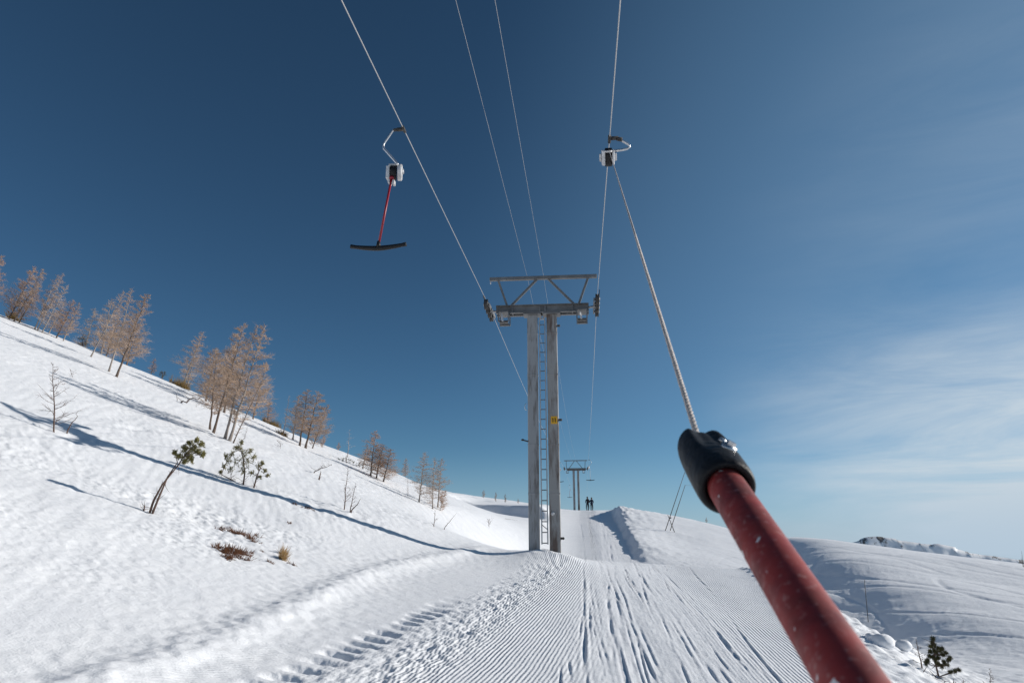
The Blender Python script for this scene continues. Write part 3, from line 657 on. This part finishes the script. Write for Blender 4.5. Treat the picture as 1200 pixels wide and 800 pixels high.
    for sgn in range(3):
        pp = []
        for i in range(n+1):
            l = 1.6*i/n; an = 2*math.pi*(l/.032+sgn/3); p = A + dd.normalized()*l + (oo*math.cos(an)+o3*math.sin(an))*.0016; pp.append(L_(p))
        for i in range(1, 30):
            f = i/29; p = A + dd.normalized()*(1.6+(dd.length-1.6)*f); an = 2*math.pi*(1.6/.032+sgn/3); pp.append(L_(p+(oo*math.cos(an)+o3*math.sin(an))*.0016))
        g2.tube(pp, .0026, 6)
    g2.build('tow_rope', M['tow'], r)
    # the seat bar at the lower end, behind the viewer
    g = MB(); sd = rt; g.tube([L_(E + sd*x + up*.02*abs(x)/.43) for x in np.linspace(-.43, .43, 9)], [.022, .026, .03, .033, .036, .033, .03, .026, .022], 12); g.build('crossbar', M['dark'], r)
riding_bar()

# ------------------------------------------------------------------ vegetation
def rv(a=1): return Vector((random.gauss(0, 1), random.gauss(0, 1), random.gauss(0, 1)))*a
def limb(mb, p, d, ln, r, segs=4, bend=Vector((0, 0, .0)), wob=.12, n=5):
    pts = [Vector(p)]; dd = d.normalized()
    for i in range(segs):
        dd = (dd + bend/segs + rv(wob)/segs**.5*.7).normalized(); pts.append(pts[-1]+dd*(ln/segs))
    mb.tube(pts, [r*(1-.82*i/segs) for i in range(segs+1)], n, cap=False); return pts
def larch_meshes(seed, H=5.5, spread=.17, lo=.16, nl=75, twigs=15, sub=3, tw='twig', bark='bark', bend=.25, tr=.065):
    random.seed(seed); t = MB(); c = MB()
    pts = [Vector((0, 0, -.3))]; nseg = 12; drift = Vector((random.uniform(-.25, .25), random.uniform(-.2, .2), 0))
    for i in range(1, nseg+1):
        f = i/nseg; pts.append(Vector((drift.x*math.sin(f*2.6)*.35+random.gauss(0, .012), drift.y*math.sin(f*2.2)*.35+random.gauss(0, .012), H*f)))
    t.tube(pts, [tr*(1-.9*(i/nseg)) + (.03 if i == 0 else 0) for i in range(nseg+1)], 8)
    for k in range(nl):
        f = lo + (1-lo)*((k+random.random())/nl); i = min(int(f*nseg), nseg-1); p = pts[i].lerp(pts[i+1], f*nseg-i)
        ln = H*spread*(1.05-f)**.7*random.uniform(.55, 1.2)*(min(1, .35+(f-lo)*4))
        a = random.uniform(0, 2*math.pi); d = Vector((math.cos(a), math.sin(a), random.uniform(-.05, .35)))
        bp = limb(t if k % 2 == 0 else c, p, d, ln, .016*(1.1-f)+.005, 4, Vector((0, 0, bend)), .2, 4)
        for j in range(twigs):
            g = random.uniform(.15, 1)*4; m = min(int(g), 3); q = bp[m].lerp(bp[m+1], g-m)
            dv = ((bp[m+1]-bp[m]).normalized()*.7 + rv(.55) + Vector((0, 0, .15))).normalized(); tl = ln*random.uniform(.18, .48)
            e = q + dv*tl; c.spike(q, e, .0056)
            for s in range(sub):
                w = q.lerp(e, random.uniform(.2, .95)); c.spike(w, w + (dv*.6+rv(.6)).normalized()*tl*random.uniform(.3, .75), .0042)
    for j in range(40):
        p = pts[-1]-Vector((0, 0, random.uniform(0, H*.15))); c.spike(p, p+Vector((random.gauss(0, .12), random.gauss(0, .12), random.uniform(.05, .3))), .005)
    return t.mesh('trunk', M[bark]), c.mesh('crown', M[tw], False), H
LV = dict(
    full=larch_meshes(11, 5.5, .23, .18, 85, 20, 4, 'twig', 'bark', tr=.055),
    full2=larch_meshes(12, 5.5, .21, .13, 80, 17, 4, 'twig', 'barkpale', tr=.05),
    rust=larch_meshes(13, 5.0, .25, .09, 85, 20, 4, 'twigred', 'bark', tr=.05),
    pale=larch_meshes(14, 5.5, .21, .08, 75, 15, 3, 'twigpale', 'barkpale', tr=.045),
    tall=larch_meshes(15, 6.0, .17, .20, 75, 15, 4, 'twig', 'barkpale', tr=.055),
    sparse=larch_meshes(16, 5.0, .13, .10, 55, 6, 1, 'twigpale', 'bark', tr=.04),
    wide=larch_meshes(17, 4.5, .33, .07, 90, 21, 4, 'twig', 'bark', .5, .055),
    bush=larch_meshes(18, 3.0, .36, .02, 65, 18, 4, 'twigred', 'bark', .6, .03))
def stand(root, base, top, H):
    v = top-base; s = v.length/H
    root.rotation_mode = 'QUATERNION'; root.rotation_quaternion = v.to_track_quat('Z', 'Y') @ __import__('mathutils').Quaternion((0, 0, 1), random.uniform(0, 6.28))
    root.scale = (s, s, s)
def place(px, py, tx, ty, back=0.0):
    b = hit(px, py)
    if back:
        q = (b.dot(fw)+back)/b.dot(fw); b = Vector((b.x*q, b.y*q, 0)); b.z = ground(b.x, b.y)
    q = b.dot(fw); return b, at_fwd(tx, ty, q)
GL = 'bare larches along the left hillside'
def larch(kind, px, py, tx, ty, label, back=0.0, wid=1.0, name='larch_tree', cat='tree', group=GL):
    b, t = place(px, py, tx, ty, back); tm, cm, H = LV[kind]
    r = thing(name, b, label, cat, group); stand(r, b, t, H)
    r.scale = (r.scale.x*wid, r.scale.y*wid, r.scale.z)
    for n, m in (('trunk', tm), ('crown', cm)):
        o = bpy.data.objects.new(n, m); COL.objects.link(o); o.parent = r
    return r
random.seed(21)
for a in [
    ('rust', -22, 364, 3, 300, 'rusty larch cut off by the left edge of the photo', 0, 1.1),
    ('rust', 10.5, 374, 41, 313, 'leaning rust-coloured larch, first whole one from the left edge', 0, 1.15),
    ('full', 16, 377, 51, 316, 'leaning larch with orange twigs, second whole one from the left edge', 0, 1.1),
    ('rust', 22, 379, 44, 338, 'short bushy larch tucked between the leftmost tall larches', .5, 1.4),
    ('tall', 40.5, 386, 68, 322, 'pale-trunked leaning larch, left of a close parallel pair', 0, 1.1),
    ('tall', 43.5, 387.5, 74, 321, 'pale-trunked leaning larch, right of a close parallel pair', 0, 1.1),
    ('pale', 49.5, 390, 80, 334, 'pale feathery larch just right of the parallel pair', 0, 1.3),
    ('full2', 57, 392, 76, 352, 'low bushy larch filling the gap in the upper left grove', 1, 1.5),
    ('rust', 66, 396, 86, 352, 'shorter warm brown larch near the right end of the upper left grove', 0, 1.4),
    ('full2', 74, 399.5, 94, 355, 'last larch at the right end of the upper left grove', 0, 1.3),
    ('pale', 100, 404, 113, 362, 'hazy grey larch behind the small dark pine on the skyline', 4, 1.6),
    ('full2', 106.5, 418, 145.5, 342, 'larch leaning hard right at the left of a group of three', 0, 1.0),
    ('pale', 118, 415, 130, 350, 'blurred pale larch behind the three leaning larches', 4, 1.6),
    ('wide', 124, 420, 140, 372, 'dense orange larch filling in behind the three leaning larches', 3, 1.1),
    ('tall', 127.5, 435, 154, 339, 'thin-topped middle larch of the leaning group of three', 0, 1.1),
    ('full', 136.5, 441.5, 172.5, 345, 'sunlit right-hand larch of the leaning group of three', 0, 1.2),
    ('wide', 148, 431, 161, 375, 'broad amber larch just right of the leaning group of three', 2.5, 1.15),
    ('rust', 177, 438, 182, 420, 'very low rusty larch on the skyline right of the three', 1, 1.5),
    ('full2', 214, 452, 238.5, 389, 'forked pale larch standing alone left of the big clump', 0, 1.5),
    ('pale', 219, 454, 234, 400, 'slim pale larch grown against the forked one', 0, 1.2),
    ('full', 246, 503, 254, 410, 'straight dark-stemmed larch on the left flank of the big clump', 0, 1.3),
    ('wide', 240, 478, 252, 408, 'broad brown larch behind the left flank of the big clump', 3, 1.2),
    ('full', 250, 507, 286.5, 380, 'tall leaning larch second from the left in the big clump', 0, 1.1),
    ('wide', 262, 489, 277, 402, 'wide shadowy larch in the middle back of the big clump', 2, 1.2),
    ('tall', 264, 514, 304, 382, 'white-barked larch, left of twin tall stems in the big clump', 0, 1.35),
    ('full2', 269, 516, 312, 382, 'white-barked larch, right of twin tall stems in the big clump', 0, 1.3),
    ('sparse', 273.5, 519, 310, 440, 'thin bare larch slanting out from the foot of the big clump', 0, 1.0),
    ('wide', 296, 494, 312, 425, 'warm brown bushy larch at the right end of the big clump', 2, 1.0),
    ('rust', 313, 497, 316, 470, 'low rust-brown larch at the foot of the big clump, right side', 1, 2.0),
    ('sparse', 332, 511, 339, 464, 'thin lone larch between the big clump and the round clump', 0, .9),
    ('full2', 343, 515, 351, 465, 'leftmost stem of the round-topped larch clump', 0, 1.9),
    ('full', 351, 522, 361, 457, 'second stem of the round-topped larch clump', 0, 1.7),
    ('full', 358, 525, 373, 459, 'dark main stem of the round-topped larch clump', 0, 1.9),
    ('wide', 366, 526, 384, 474, 'rightmost spreading larch of the round-topped clump', .5, 1.0),
    ('bush', 377, 526, 380, 510, 'low orange larch scrub right of the round-topped clump', 1, 1.0),
    ('bush', 396, 528, 397, 518, 'tiny orange larch on the skyline before the dead white tree', 3, 1.0),
    ('full2', 425, 549, 431, 520, 'left larch of the small reddish grove mid slope', 0, 2.6),
    ('rust', 434, 557, 441, 505, 'tallest pointed larch of the small reddish grove', 0, 1.7),
    ('rust', 441, 560, 450, 521, 'third larch of the small reddish grove', 0, 2.4),
    ('rust', 449, 564, 458, 526, 'right larch of the small reddish grove', 0, 2.4),
    ('rust', 475, 556, 476, 537, 'small red larch on the skyline above the thin pair', 2, 1.3),
    ('sparse', 478, 582, 478, 558, 'very thin larch sapling below the small red skyline larch', 0, .8),
    ('full2', 491, 588, 499, 530, 'dark-trunked larch left of the narrow pair near the track', 0, 1.6),
    ('pale', 507, 596, 510.5, 536, 'narrow pale larch, left of the pair nearest the track', 0, 1.5),
    ('full2', 513, 594, 517.5, 537, 'narrow brown larch, right of the pair nearest the track', 0, 1.6),
    ('bush', 516, 598, 522, 575, 'red-brown larch scrub at the foot of the pair nearest the track', 0, 1.1),
    ('bush', 566, 586, 567, 574, 'rounded far larch, first on the distant ridge', 6, .9),
    ('bush', 581, 588, 581, 576, 'second far larch on the distant ridge, slimmer', 6, .6),
    ('bush', 592, 590, 592, 578, 'third far larch on the distant ridge, near the pylon', 6, .6),
    ('bush', 607, 591, 607, 584, 'smallest far larch right beside the pylon on the ridge', 6, .9),
    ('bush', 828, 614, 828, 606, 'tiny reddish larch on the right skyline by the red pole', 2, .9)]:
    larch(*a)

# bare saplings and dead shrubs
GS = 'bare saplings and dead scrub on the snow'
def sapling(px, py, tx, ty, label, n=26, spread=.3, r=.012, stem='stem', up_=.5, twigs=5, lo=.1, straight=True, name='sapling', cat='sapling', droop=0.0, back=0.0, thick=1.0):
    b, t = place(px, py, tx, ty, back); H = (t-b).length; rr = thing(name, b, label, cat, GS)
    random.seed(int(px*7+py)); mb = MB(); tw = MB(); d = (t-b).normalized(); v = (t-b)
    pts = [Vector((0, 0, -.12))]
    for i in range(1, 9):
        f = i/8; pts.append(v*f + rv(H*(.006 if straight else .025))*(1 if i < 8 else 0))
    mb.tube(pts, [r*(1-.85*i/8) for i in range(9)], 6)
    for k in range(n):
        f = lo+(1-lo)*(k+random.random())/n; i = min(int(f*8), 7); p = pts[i].lerp(pts[i+1], f*8-i)
        a = random.uniform(0, 6.28); dd = Vector((math.cos(a), math.sin(a), random.uniform(up_*.5, up_*1.4)-droop)); ln = H*spread*(1.15-f)*random.uniform(.6, 1.25)
        bp = limb(tw, p, dd, ln, max(.003, r*.32), 3, Vector((0, 0, up_*.5)), .25, 4)
        for j in range(twigs):
            m = random.randint(0, 2); q = bp[m].lerp(bp[m+1], random.random()); tw.spike(q, q+((bp[m+1]-bp[m]).normalized()+rv(.5)).normalized()*ln*random.uniform(.2, .5), .0038*thick)
    mb.build('stem', M[stem], rr); tw.build('twigs', M['stem'] if stem != 'barkpale' else M['twigpale'], rr, False); return rr
sapling(64, 507, 62, 426, 'bare conical larch sapling alone on the lower left slope', 34, .34, .018, 'stem', .45, 6)
sapling(78, 507.5, 92, 481, 'curved leafless stick beside the lone left sapling', 3, .08, .016, twigs=0, straight=False)
sapling(85, 442, 82, 432, 'tuft of fine twigs on the snow above the lone sapling', 10, .6, .006, up_=.6)
sapling(403, 597, 408, 546, 'bare two-stemmed sapling crossed by the pylon shadow, left stem', 20, .28, .016, 'stem', .4, 4)
sapling(410, 599, 417, 566, 'shorter right stem of the pair crossed by the pylon shadow', 12, .3, .014, twigs=4)
sapling(411, 600, 423, 584, 'stubby dark branch slanting right beside the paired saplings', 4, .25, .02, twigs=2, straight=False)
sapling(284, 521, 290, 500, 'small twisted twig at the foot of the big larch clump', 9, .4, .009, twigs=3, straight=False)
sapling(329, 526, 327, 516, 'faint little bare shrub on open snow right of the clump', 14, .8, .006, up_=.6)
sapling(366, 553, 389, 545, 'dead broken shrub sprawling right on the slope', 14, .5, .02, twigs=4, straight=False, lo=.2)
sapling(374, 562, 376, 552, 'dark broken stump below the sprawling dead shrub', 9, .5, .03, twigs=3, straight=False)
sapling(407, 537, 410, 503, 'white dead leafless tree on the skyline', 18, .3, .02, 'barkpale', .2, 3, .25, name='dead_tree', cat='tree', back=1)
sapling(508.5, 617, 510, 597, 'lone thin sapling below the trees nearest the track', 9, .35, .012)
sapling(519.5, 620, 535, 601, 'slanting stick with a dark tip standing in the snow', 6, .15, .012, twigs=1)
sapling(573, 619, 573, 608, 'small pale bare shrub on the slope left of the pylon', 16, .8, .005, up_=.8)
sapling(456, 566, 452, 556, 'sparse bare shrub right of the small reddish grove', 14, .8, .006, up_=.6, back=1)
sapling(208, 470, 206, 459, 'upright twig by the fallen branch above the big clump', 5, .3, .012)
sapling(209, 471, 246, 465, 'dark fallen branch lying on the snow left of the big clump', 16, .22, .035, twigs=3, straight=False, name='fallen_branch', cat='branch')
sapling(590, 607, 607, 609.5, 'thin dark branch lying on the snow just left of the pylon', 3, .06, .012, twigs=1, name='fallen_branch', cat='branch')
sapling(1081, 783, 1073, 748, 'bare sapling just left of the little pine at lower right', 22, .3, .010, 'stem', .3, 4)
sapling(1161, 806, 1160, 782, 'bare seedling at the bottom right beyond the little pine', 18, .35, .006, 'stem', .3, 4)
sapling(1130, 806, 1128, 794, 'fine bare twig at the bottom edge right of the little pine', 9, .5, .005, up_=.4)
sapling(1199, 664, 1197, 645, 'lone dark twig on the skyline at the right edge', 5, .2, .016, twigs=1)

# pines
def needles(mb, c, d, r, n=60, ln=.07, th=.0026):
    for i in range(n):
        a = rv(); a = (a.normalized() + d*1.05).normalized(); p = c + d*random.uniform(-r, r) + rv(r*.05)
        mb.spike(p, p+a*ln*random.uniform(.7, 1.2), th)
def pine(px, py, label, stems, clumps, scale_px, dens=1.0, ndl='needle', name='young_pine', twigs=14, sr=.022):
    """stems / clumps given as picture offsets from the foot (x right, y up) with clump radius, turned to metres at the foot's distance."""
    b = hit(px, py); q = b.dot(fw); r = thing(name, b, label, 'pine', 'small pines'); random.seed(int(px))
    off = lambda x, y: at_fwd(px+x, py-y, q) - at_fwd(px, py, q)
    k = off(1, 0).length
    t = MB(); f = MB(); tw = MB()
    for st in stems:
        pts = [off(*p)+rt*0+fw*random.uniform(-1.5, 1.5)*k*(1 if i else 0) for i, p in enumerate(st)]; pts[0] = pts[0]-up*.1
        m = len(pts)-1; t.tube(pts, [sr*(1-.65*i/m) for i in range(m+1)], 7)
        for j in range(twigs):
            i = random.randint(1, m); p = pts[i-1].lerp(pts[i], random.random()); a = (rv().normalized()+up*.25); limb(tw, p, a, random.uniform(5, 15)*k, .005, 3, Vector((0, 0, .2)), .4, 4)
    for (x, y, rad) in clumps:
        c = off(x, y) + fw*random.uniform(-.6, .6)*rad*k; R_ = rad*k
        near = min((off(*p) for st in stems for p in st), key=lambda p: (p-c).length)
        limb(tw, near, c-near, (c-near).length, .008, 3, Vector((0, 0, 0)), .05, 4)
        for s in range(int(15*dens)):
            d = rv().normalized(); d = (d+up*.55).normalized(); cc = c + rv().normalized()*R_*random.uniform(.1, .85); tw.spike(cc-d*R_*.6, cc+d*R_*.4, .005); needles(f, cc, d, R_*.55, int(32*dens), max(.045, R_*.30), max(.0032, R_*.016))
    t.build('trunk', M['stem'], r); tw.build('twigs', M['stem'], r); f.build('foliage', M[ndl], r, False); return r
pine(174, 601, 'leaning bare-stemmed young pine with one needle tuft at its top', [[(0, 0), (6, 14), (17, 33), (32, 52), (42, 66)], [(3, 0), (12, 18), (22, 42), (34, 58)], [(-6, 2), (-5, 9)]],
     [(52, 77, 8), (44, 69, 8), (58, 71, 6), (41, 76, 5), (62, 80, 4), (50, 64, 6), (35, 66, 5), (56, 85, 4), (47, 82, 4), (30, 70, 3.5), (64, 68, 4), (42, 60, 4)], 1, 1.0)
pine(285, 568, 'bushy two-part young pine on the slope, right of the leaning one', [[(0, 0), (2, 14), (0, 30), (-3, 42)], [(12, 4-6), (16, 10), (20, 20)], [(0, 2), (-14, 6), (-26, 12)]],
     [(-4, 43, 6), (-12, 36, 7), (2, 36, 7), (-18, 28, 6), (-6, 27, 8), (5, 25, 7), (12, 31, 5), (-23, 22, 4), (17, 22, 6), (25, 17, 4), (0, 16, 6), (10, 14, 5), (19, 9, 4), (-14, 18, 6), (-27, 15, 3), (-1, 50, 3.5), (8, 40, 4), (-9, 43, 4), (22, 26, 3.5), (28, 11, 3), (-20, 33, 3.5)], 1, .8)
pine(1101, 793, 'tiny upright pine on the lower right edge of the snow', [[(0, 0), (-3, 12), (-6, 26), (-7, 42)]],
     [(-7, 44, 2.0), (-7.5, 40, 2.2), (-6, 37, 2.4), (-10, 35, 2.2), (-3, 33, 2.4), (-11, 29, 2.4), (-6, 30, 2.2), (1, 30, 2.3), (4, 32, 1.8), (-3, 26, 2.4), (-12, 24, 2.3), (-8, 23, 2.6), (4, 25, 2.4), (8, 27, 1.9), (0, 21, 2.8), (-5, 19, 2.6), (-13, 18, 2.2), (5, 17, 2.8), (10, 19, 2.4), (12, 22, 1.8), (-1, 15, 2.6), (8, 14, 2.4), (3, 12, 2.2), (13, 5, 1.6), (19, 6, 1.9), (-16, 15, 1.8), (22, 8, 1.5)], 1, .6, 'needledark', twigs=10, sr=.014)
pine(97, 405, 'small dark conical pine on the skyline between two larch groves', [[(0, 0), (0, 12)]], [(0, 11, 3), (-2, 8, 4), (2, 7, 4), (0, 4, 5), (-4, 3, 4), (4, 3, 4)], 1, .6, 'needledark', twigs=3)
pine(191, 441, 'tiny dark round pine on the skyline left of the forked larch', [[(0, 0), (0, 8)]], [(0, 8, 2.5), (-2, 6, 3), (2, 6, 3.2), (0, 3, 3), (3, 8, 2)], 1, .6, 'needledark', twigs=3)
pine(406, 542, 'dark low pine at the foot of the dead white tree', [[(0, 0), (0, 6)]], [(0, 5, 3.5), (-4, 3, 3), (4, 2.5, 3), (8, 1, 2.5), (-9, 4, 2)], 1, .6, 'needledark', twigs=2)
pine(421, 547, 'dark low pine pressed against the small reddish grove', [[(0, 0), (0, 5)]], [(0, 4, 3), (-3, 2, 3), (3, 2, 2.5)], 1, .6, 'needledark', twigs=2)

# scrub, heather and grass
GH = 'patches of scrub and grass poking through the snow'
def scrub(px, py, spots, label, m='heath', name='heather_shrub', cat='shrub', ln=.12, th=.004, n=160, upw=.5, dark=False):
    b = hit(px, py); r = thing(name, b, label, cat, GH); random.seed(int(px*3)); mb = MB(); st = MB()
    for (x, y, sx, sy, k) in spots:
        p0 = hit(px+x, py+y); kk = p0.dot(fw)/F; cl = []
        for c in range(max(3, int(11*k**.6))): cl.append((random.gauss(0, .62), random.gauss(0, .8), random.uniform(.08, .30)))
        for i in range(int(n*k)):
            cx_, cy_, cr_ = random.choice(cl)
            o = p0 + rt*(cx_+random.gauss(0, cr_))*sx*kk + fw*(cy_+random.gauss(0, cr_))*sy*kk*2.2
            o.z = _gz(o, p0) - .01
            a = (rv(.6)+up*upw+rt*.25).normalized(); mb.spike(o-b, o-b+a*ln*random.uniform(.3, 1.3), th)
        for i in range(6):
            cx_, cy_, cr_ = random.choice(cl); o = p0 + rt*cx_*sx*kk + fw*cy_*sy*kk*2.2; o.z = _gz(o, p0)
            limb(st, o-b, rv().normalized()+up*.3, min(.5, sx*kk*.7), .008, 3, Vector((0, 0, .1)), .3, 4)
    st.build('stems', M['stem'], r)['kind'] = 'stuff'; mb.build('sprigs', M[m], r, False)['kind'] = 'stuff'; return r
def _gz(o, p0):
    # local plane of the ground round p0
    key = (round(p0.x, 3), round(p0.y, 3))
    if key not in _gz.c:
        e = .5; _gz.c[key] = (ground(p0.x, p0.y), (ground(p0.x+e, p0.y)-ground(p0.x-e, p0.y))/(2*e), (ground(p0.x, p0.y+e)-ground(p0.x, p0.y-e))/(2*e))
    z, gx, gy = _gz.c[key]; return z + gx*(o.x-p0.x) + gy*(o.y-p0.y)
_gz.c = {}
scrub(272, 652, [(0, -4, 16, 4, 2.2), (6, -6, 12, 3, 1.4), (-4, 3, 7, 3, .8), (-12, -6, 9, 2, .5), (10, 0, 7, 3, .5)], 'larger brown heather patch melted out of the left slope', ln=.11, th=.006)
scrub(282, 630, [(8, 1, 11, 3, 1.4), (-3, -5, 9, 2.5, .7), (-20, -9, 8, 2, .4), (-12, -8, 6, 1.5, .3), (14, 5, 5, 2, .4), (20, -1, 5, 1, .2)], 'upper straggling heather patch above the larger brown one', ln=.10, th=.006)
scrub(331, 655, [(0, 0, 5, 2, 1.0), (1, -6, 4, 1.5, .4)], 'small straw-coloured grass tuft right of the heather', 'straw', 'grass_tuft', 'grass', .17, .006, 160, 1.6)
scrub(340, 661, [(0, 0, 7, 1, .25), (-22, -2, 6, 1.2, .3), (-32, -14, 6, 1, .25)], 'dark specks of heather strung below the straw tuft', ln=.05, th=.005)
scrub(357, 594, [(0, 0, 6, .8, .35), (-8, -2, 5, .8, .35), (7, 3, 3, .6, .2)], 'short dark line of twigs on open snow above the heather', ln=.06, th=.006)
scrub(339, 613, [(0, 0, 3, .8, .25)], 'single dark speck of twig on the open left slope', ln=.06, th=.006)
scrub(208, 450, [(2, -4, 9, 3, 2.5)], 'olive brown bush at the foot of the forked larch', 'olive', 'olive_bush', 'shrub', .5, .012, 130, 1.2)
scrub(315, 497, [(0, -2, 8, 3, 1.4), (6, 0, 6, 2, .8)], 'olive brown bush below the right end of the big clump', 'olive', 'olive_bush', 'shrub', .4, .012, 130, 1.2)
scrub(329, 510, [(0, -1, 5, 2, 1.2)], 'small round olive bush beside the thin lone larch', 'olive', 'olive_bush', 'shrub', .3, .012, 130, 1.4)
scrub(14, 374, [(0, -2, 5, 3, 1.2)], 'olive bush under the leftmost skyline larches', 'olive', 'olive_bush', 'shrub', .5, .014, 130, 1.4)
scrub(1098, 796, [(0, 0, 14, 3, .5), (16, 6, 12, 2, .5)], 'sparse brown stubble round the foot of the tiny upright pine', ln=.05, th=.003)

# ------------------------------------------------------------------ poles
def cane(px, py, tx, ty, r, name, label, cat):
    b = hit(px, py); t = at_fwd(tx, ty, b.dot(fw)); o = thing(name, b, label, cat)
    mb = MB(); v = t-b; mb.tube([-v*.1, v*.3, v*.7+rv(.004), v], [r, r, r*.9, r*.7], 8); s = mb.build('shaft', M['cane'], o)
    for f in (.35, .6, .8):
        k = MB(); k.tube([v*(f-.004), v*(f+.004)], r*1.35, 8); k.build('joint', M['cane'], o)
    return o
cane(1017.5, 728.5, 1013, 679, .012, 'marker_pole', 'thin upright dark marker pole on the shaded right slope', 'pole')
def tripod():
    b = hit(785, 622); q = b.dot(fw); o = thing('pole_tripod', b, 'crossed thin poles leaning together on the right of the far track', 'poles')
    for i, (x0, y0, x1, y1, dz) in enumerate(((779.5, 622, 802.5, 553, 0), (785, 622.5, 803, 568, .4), (790, 622, 782.5, 603, -.3))):
        a = at_fwd(x0, y0, q+dz) - b; c = at_fwd(x1, y1, q-dz) - b; m = MB(); a = a - (c-a)*.06
        m.tube([a, a.lerp(c, .5), c], [.03, .028, .02], 7); m.build('pole', M['cane'], o)
    k = at_fwd(785.5, 606.5, q)-b; m = MB(); m.tube([k-up*.05, k+up*.05], .075, 8); m.build('lashing', M['wheel'], o)
    e = at_fwd(803, 568.5, q)-b; m = MB(); m.tube([e, e+rt*.3+up*.02, e+rt*.75-up*.05], .008, 5); m.build('loose_cord', M['rope'], o)
tripod()

# snow chunk at the right-hand edge
def lump(px, py, rad, label):
    b = hit(px, py); random.seed(int(px)); mb = MB(); mb.ball((0, 0, rad*.3), rad, 16, 10, (1.15, 1, .8), .10); o = mb.build('snow_chunk', M['snowlump'], None, loc=b)
    tag(o, label, 'snow chunk', 'rolled snow chunks by the piste edge')
lump(1034, 757, .16, 'largest rounded snow chunk in the shade below the marker pole')
lump(1059, 760, .12, 'flat snow chunk right of the largest one')
lump(1020, 748, .07, 'smallest snow chunk up left of the largest one')

# ------------------------------------------------------------------ riders on the crest
def skinned(name, verts, edges, radii, m, parent, root=0, sub=2):
    me = bpy.data.meshes.new(name); me.from_pydata(verts, edges, []); o = bpy.data.objects.new(name, me); COL.objects.link(o)
    sk = o.modifiers.new('skin', 'SKIN'); ss = o.modifiers.new('sub', 'SUBSURF'); ss.levels = sub; ss.render_levels = sub
    for i, r in enumerate(radii):
        me.skin_vertices[0].data[i].radius = (r, r) if not isinstance(r, tuple) else r
    me.skin_vertices[0].data[root].use_root = True
    dg = bpy.context.evaluated_depsgraph_get(); ev = o.evaluated_get(dg); nm = bpy.data.meshes.new_from_object(ev)
    o.modifiers.clear(); o.data = nm
    if not nm.materials: nm.materials.append(m)
    else: nm.materials[0] = m
    nm.shade_smooth(); o.parent = parent; return o
M['jacket'] = mat('black_jacket', (.018, .018, .022), .8, 0, .2, .4, 5, (.03, .03, .035))
M['jacket2'] = mat('navy_jacket', (.022, .03, .055), .8, 0, .2, .4, 5, (.03, .04, .07))
M['trouser'] = mat('dark_trousers', (.02, .02, .024), .8, 0, .2, .4, 5, (.035, .035, .04))
M['skin'] = mat('skin', (.45, .27, .20), .6, 0, .3, .3, 9, (.4, .22, .16))
M['helmet'] = mat('dark_helmet', (.03, .03, .035), .35, 0, .5, .3, 9, (.05, .05, .055))
M['ski'] = mat('ski_top', (.08, .08, .09), .4, 0, .5, .4, 9, (.2, .2, .2))
M['glove'] = mat('glove', (.02, .02, .02), .8, 0, .2, .3, 9, (.03, .03, .03))
def rider(pos, s, label, jk, turn, pack):
    r = thing('person', pos, label, 'person', 'riders on the crest'); r.rotation_euler = (0, 0, turn); r.scale = (s, s, s)
    # facing +Y, knees soft, weight back on the bar, hands forward on the pole
    V = [(0, 0, .90), (0, -.02, 1.10), (0, .01, 1.32), (0, .04, 1.47), (0, .06, 1.56), (0, .08, 1.66),
         (.10, .0, .86), (.11, .10, .49), (.11, .0, .10), (.11, .12, .05), (-.10, .0, .86), (-.11, .14, .49), (-.11, .03, .10), (-.11, .15, .05),
         (.18, .01, 1.40), (.25, .02, 1.15), (.17, .20, 1.05), (.12, .26, 1.06), (-.18, .01, 1.40), (-.26, .0, 1.16), (-.22, .16, 1.02), (-.19, .23, 1.01)]
    E = [(0,1),(1,2),(2,3),(3,4),(4,5),(0,6),(6,7),(7,8),(8,9),(0,10),(10,11),(11,12),(12,13),(3,14),(14,15),(15,16),(16,17),(3,18),(18,19),(19,20),(20,21)]
    rad = [.155, .15, .17, .10, .058, .095, .105, .078, .06, .05, .105, .078, .06, .05, .085, .06, .048, .04, .085, .06, .048, .04]
    b = skinned('body', V, E, rad, M['trouser'], r)
    me = b.data; me.materials.append(jk); me.materials.append(M['skin']); me.materials.append(M['glove'])
    for p in me.polygons:
        c = p.center
        if c.z > 1.53: p.material_index = 2
        elif c.z > .86 and not (c.y > .21): p.material_index = 1
        elif c.z > .86: p.material_index = 3
    h = MB(); h.ball((0, .065, 1.71), .135, 14, 9, (.95, 1.1, .95)); h.build('helmet', M['helmet'], r)
    h = MB(); h.box((0, .185, 1.66), (.17, .05, .07)); h.build('goggles', M['dark'], r, smooth=False, bevel=.015)
    n = MB(); n.spike((0, .16, 1.63), (0, .20, 1.60), .02); n.build('nose', M['skin'], r)
    if pack:
        p = MB(); p.box((0, -.20, 1.24), (.30, .17, .46)); p.build('backpack', M['trouser'], r, bevel=.05)
    for x in (-.11, .11):
        k = MB(); k.box((x, .05, -.005), (.085, 1.55, .02)); k.beam((x, .82, -.005), (x, .98, .07), .08, .018); k.build('ski', M['ski'], r, smooth=False)
        bt = MB(); bt.box((x, .08, .085), (.11, .30, .15)); bt.build('boot', M['dark'], r, bevel=.03)
    for x in (.15, -.21):
        k = MB(); k.tube([(x, .25, 1.08), (x*1.6, -.35, .25)], .011, 6); k.build('ski_pole', M['ski'], r)
for (px, sc, lab, jk, tu, pk) in ((688.8, 1.02, 'left skier in black with a backpack on the crest', M['jacket'], .15, True), (693.6, .97, 'right skier in a dark blue jacket on the crest', M['jacket2'], -.1, False)):
    p = at_fwd(px, 597.5, 96.0); p.z = ground(p.x, p.y)+.02; rider(p, sc, lab, jk, tu, pk)
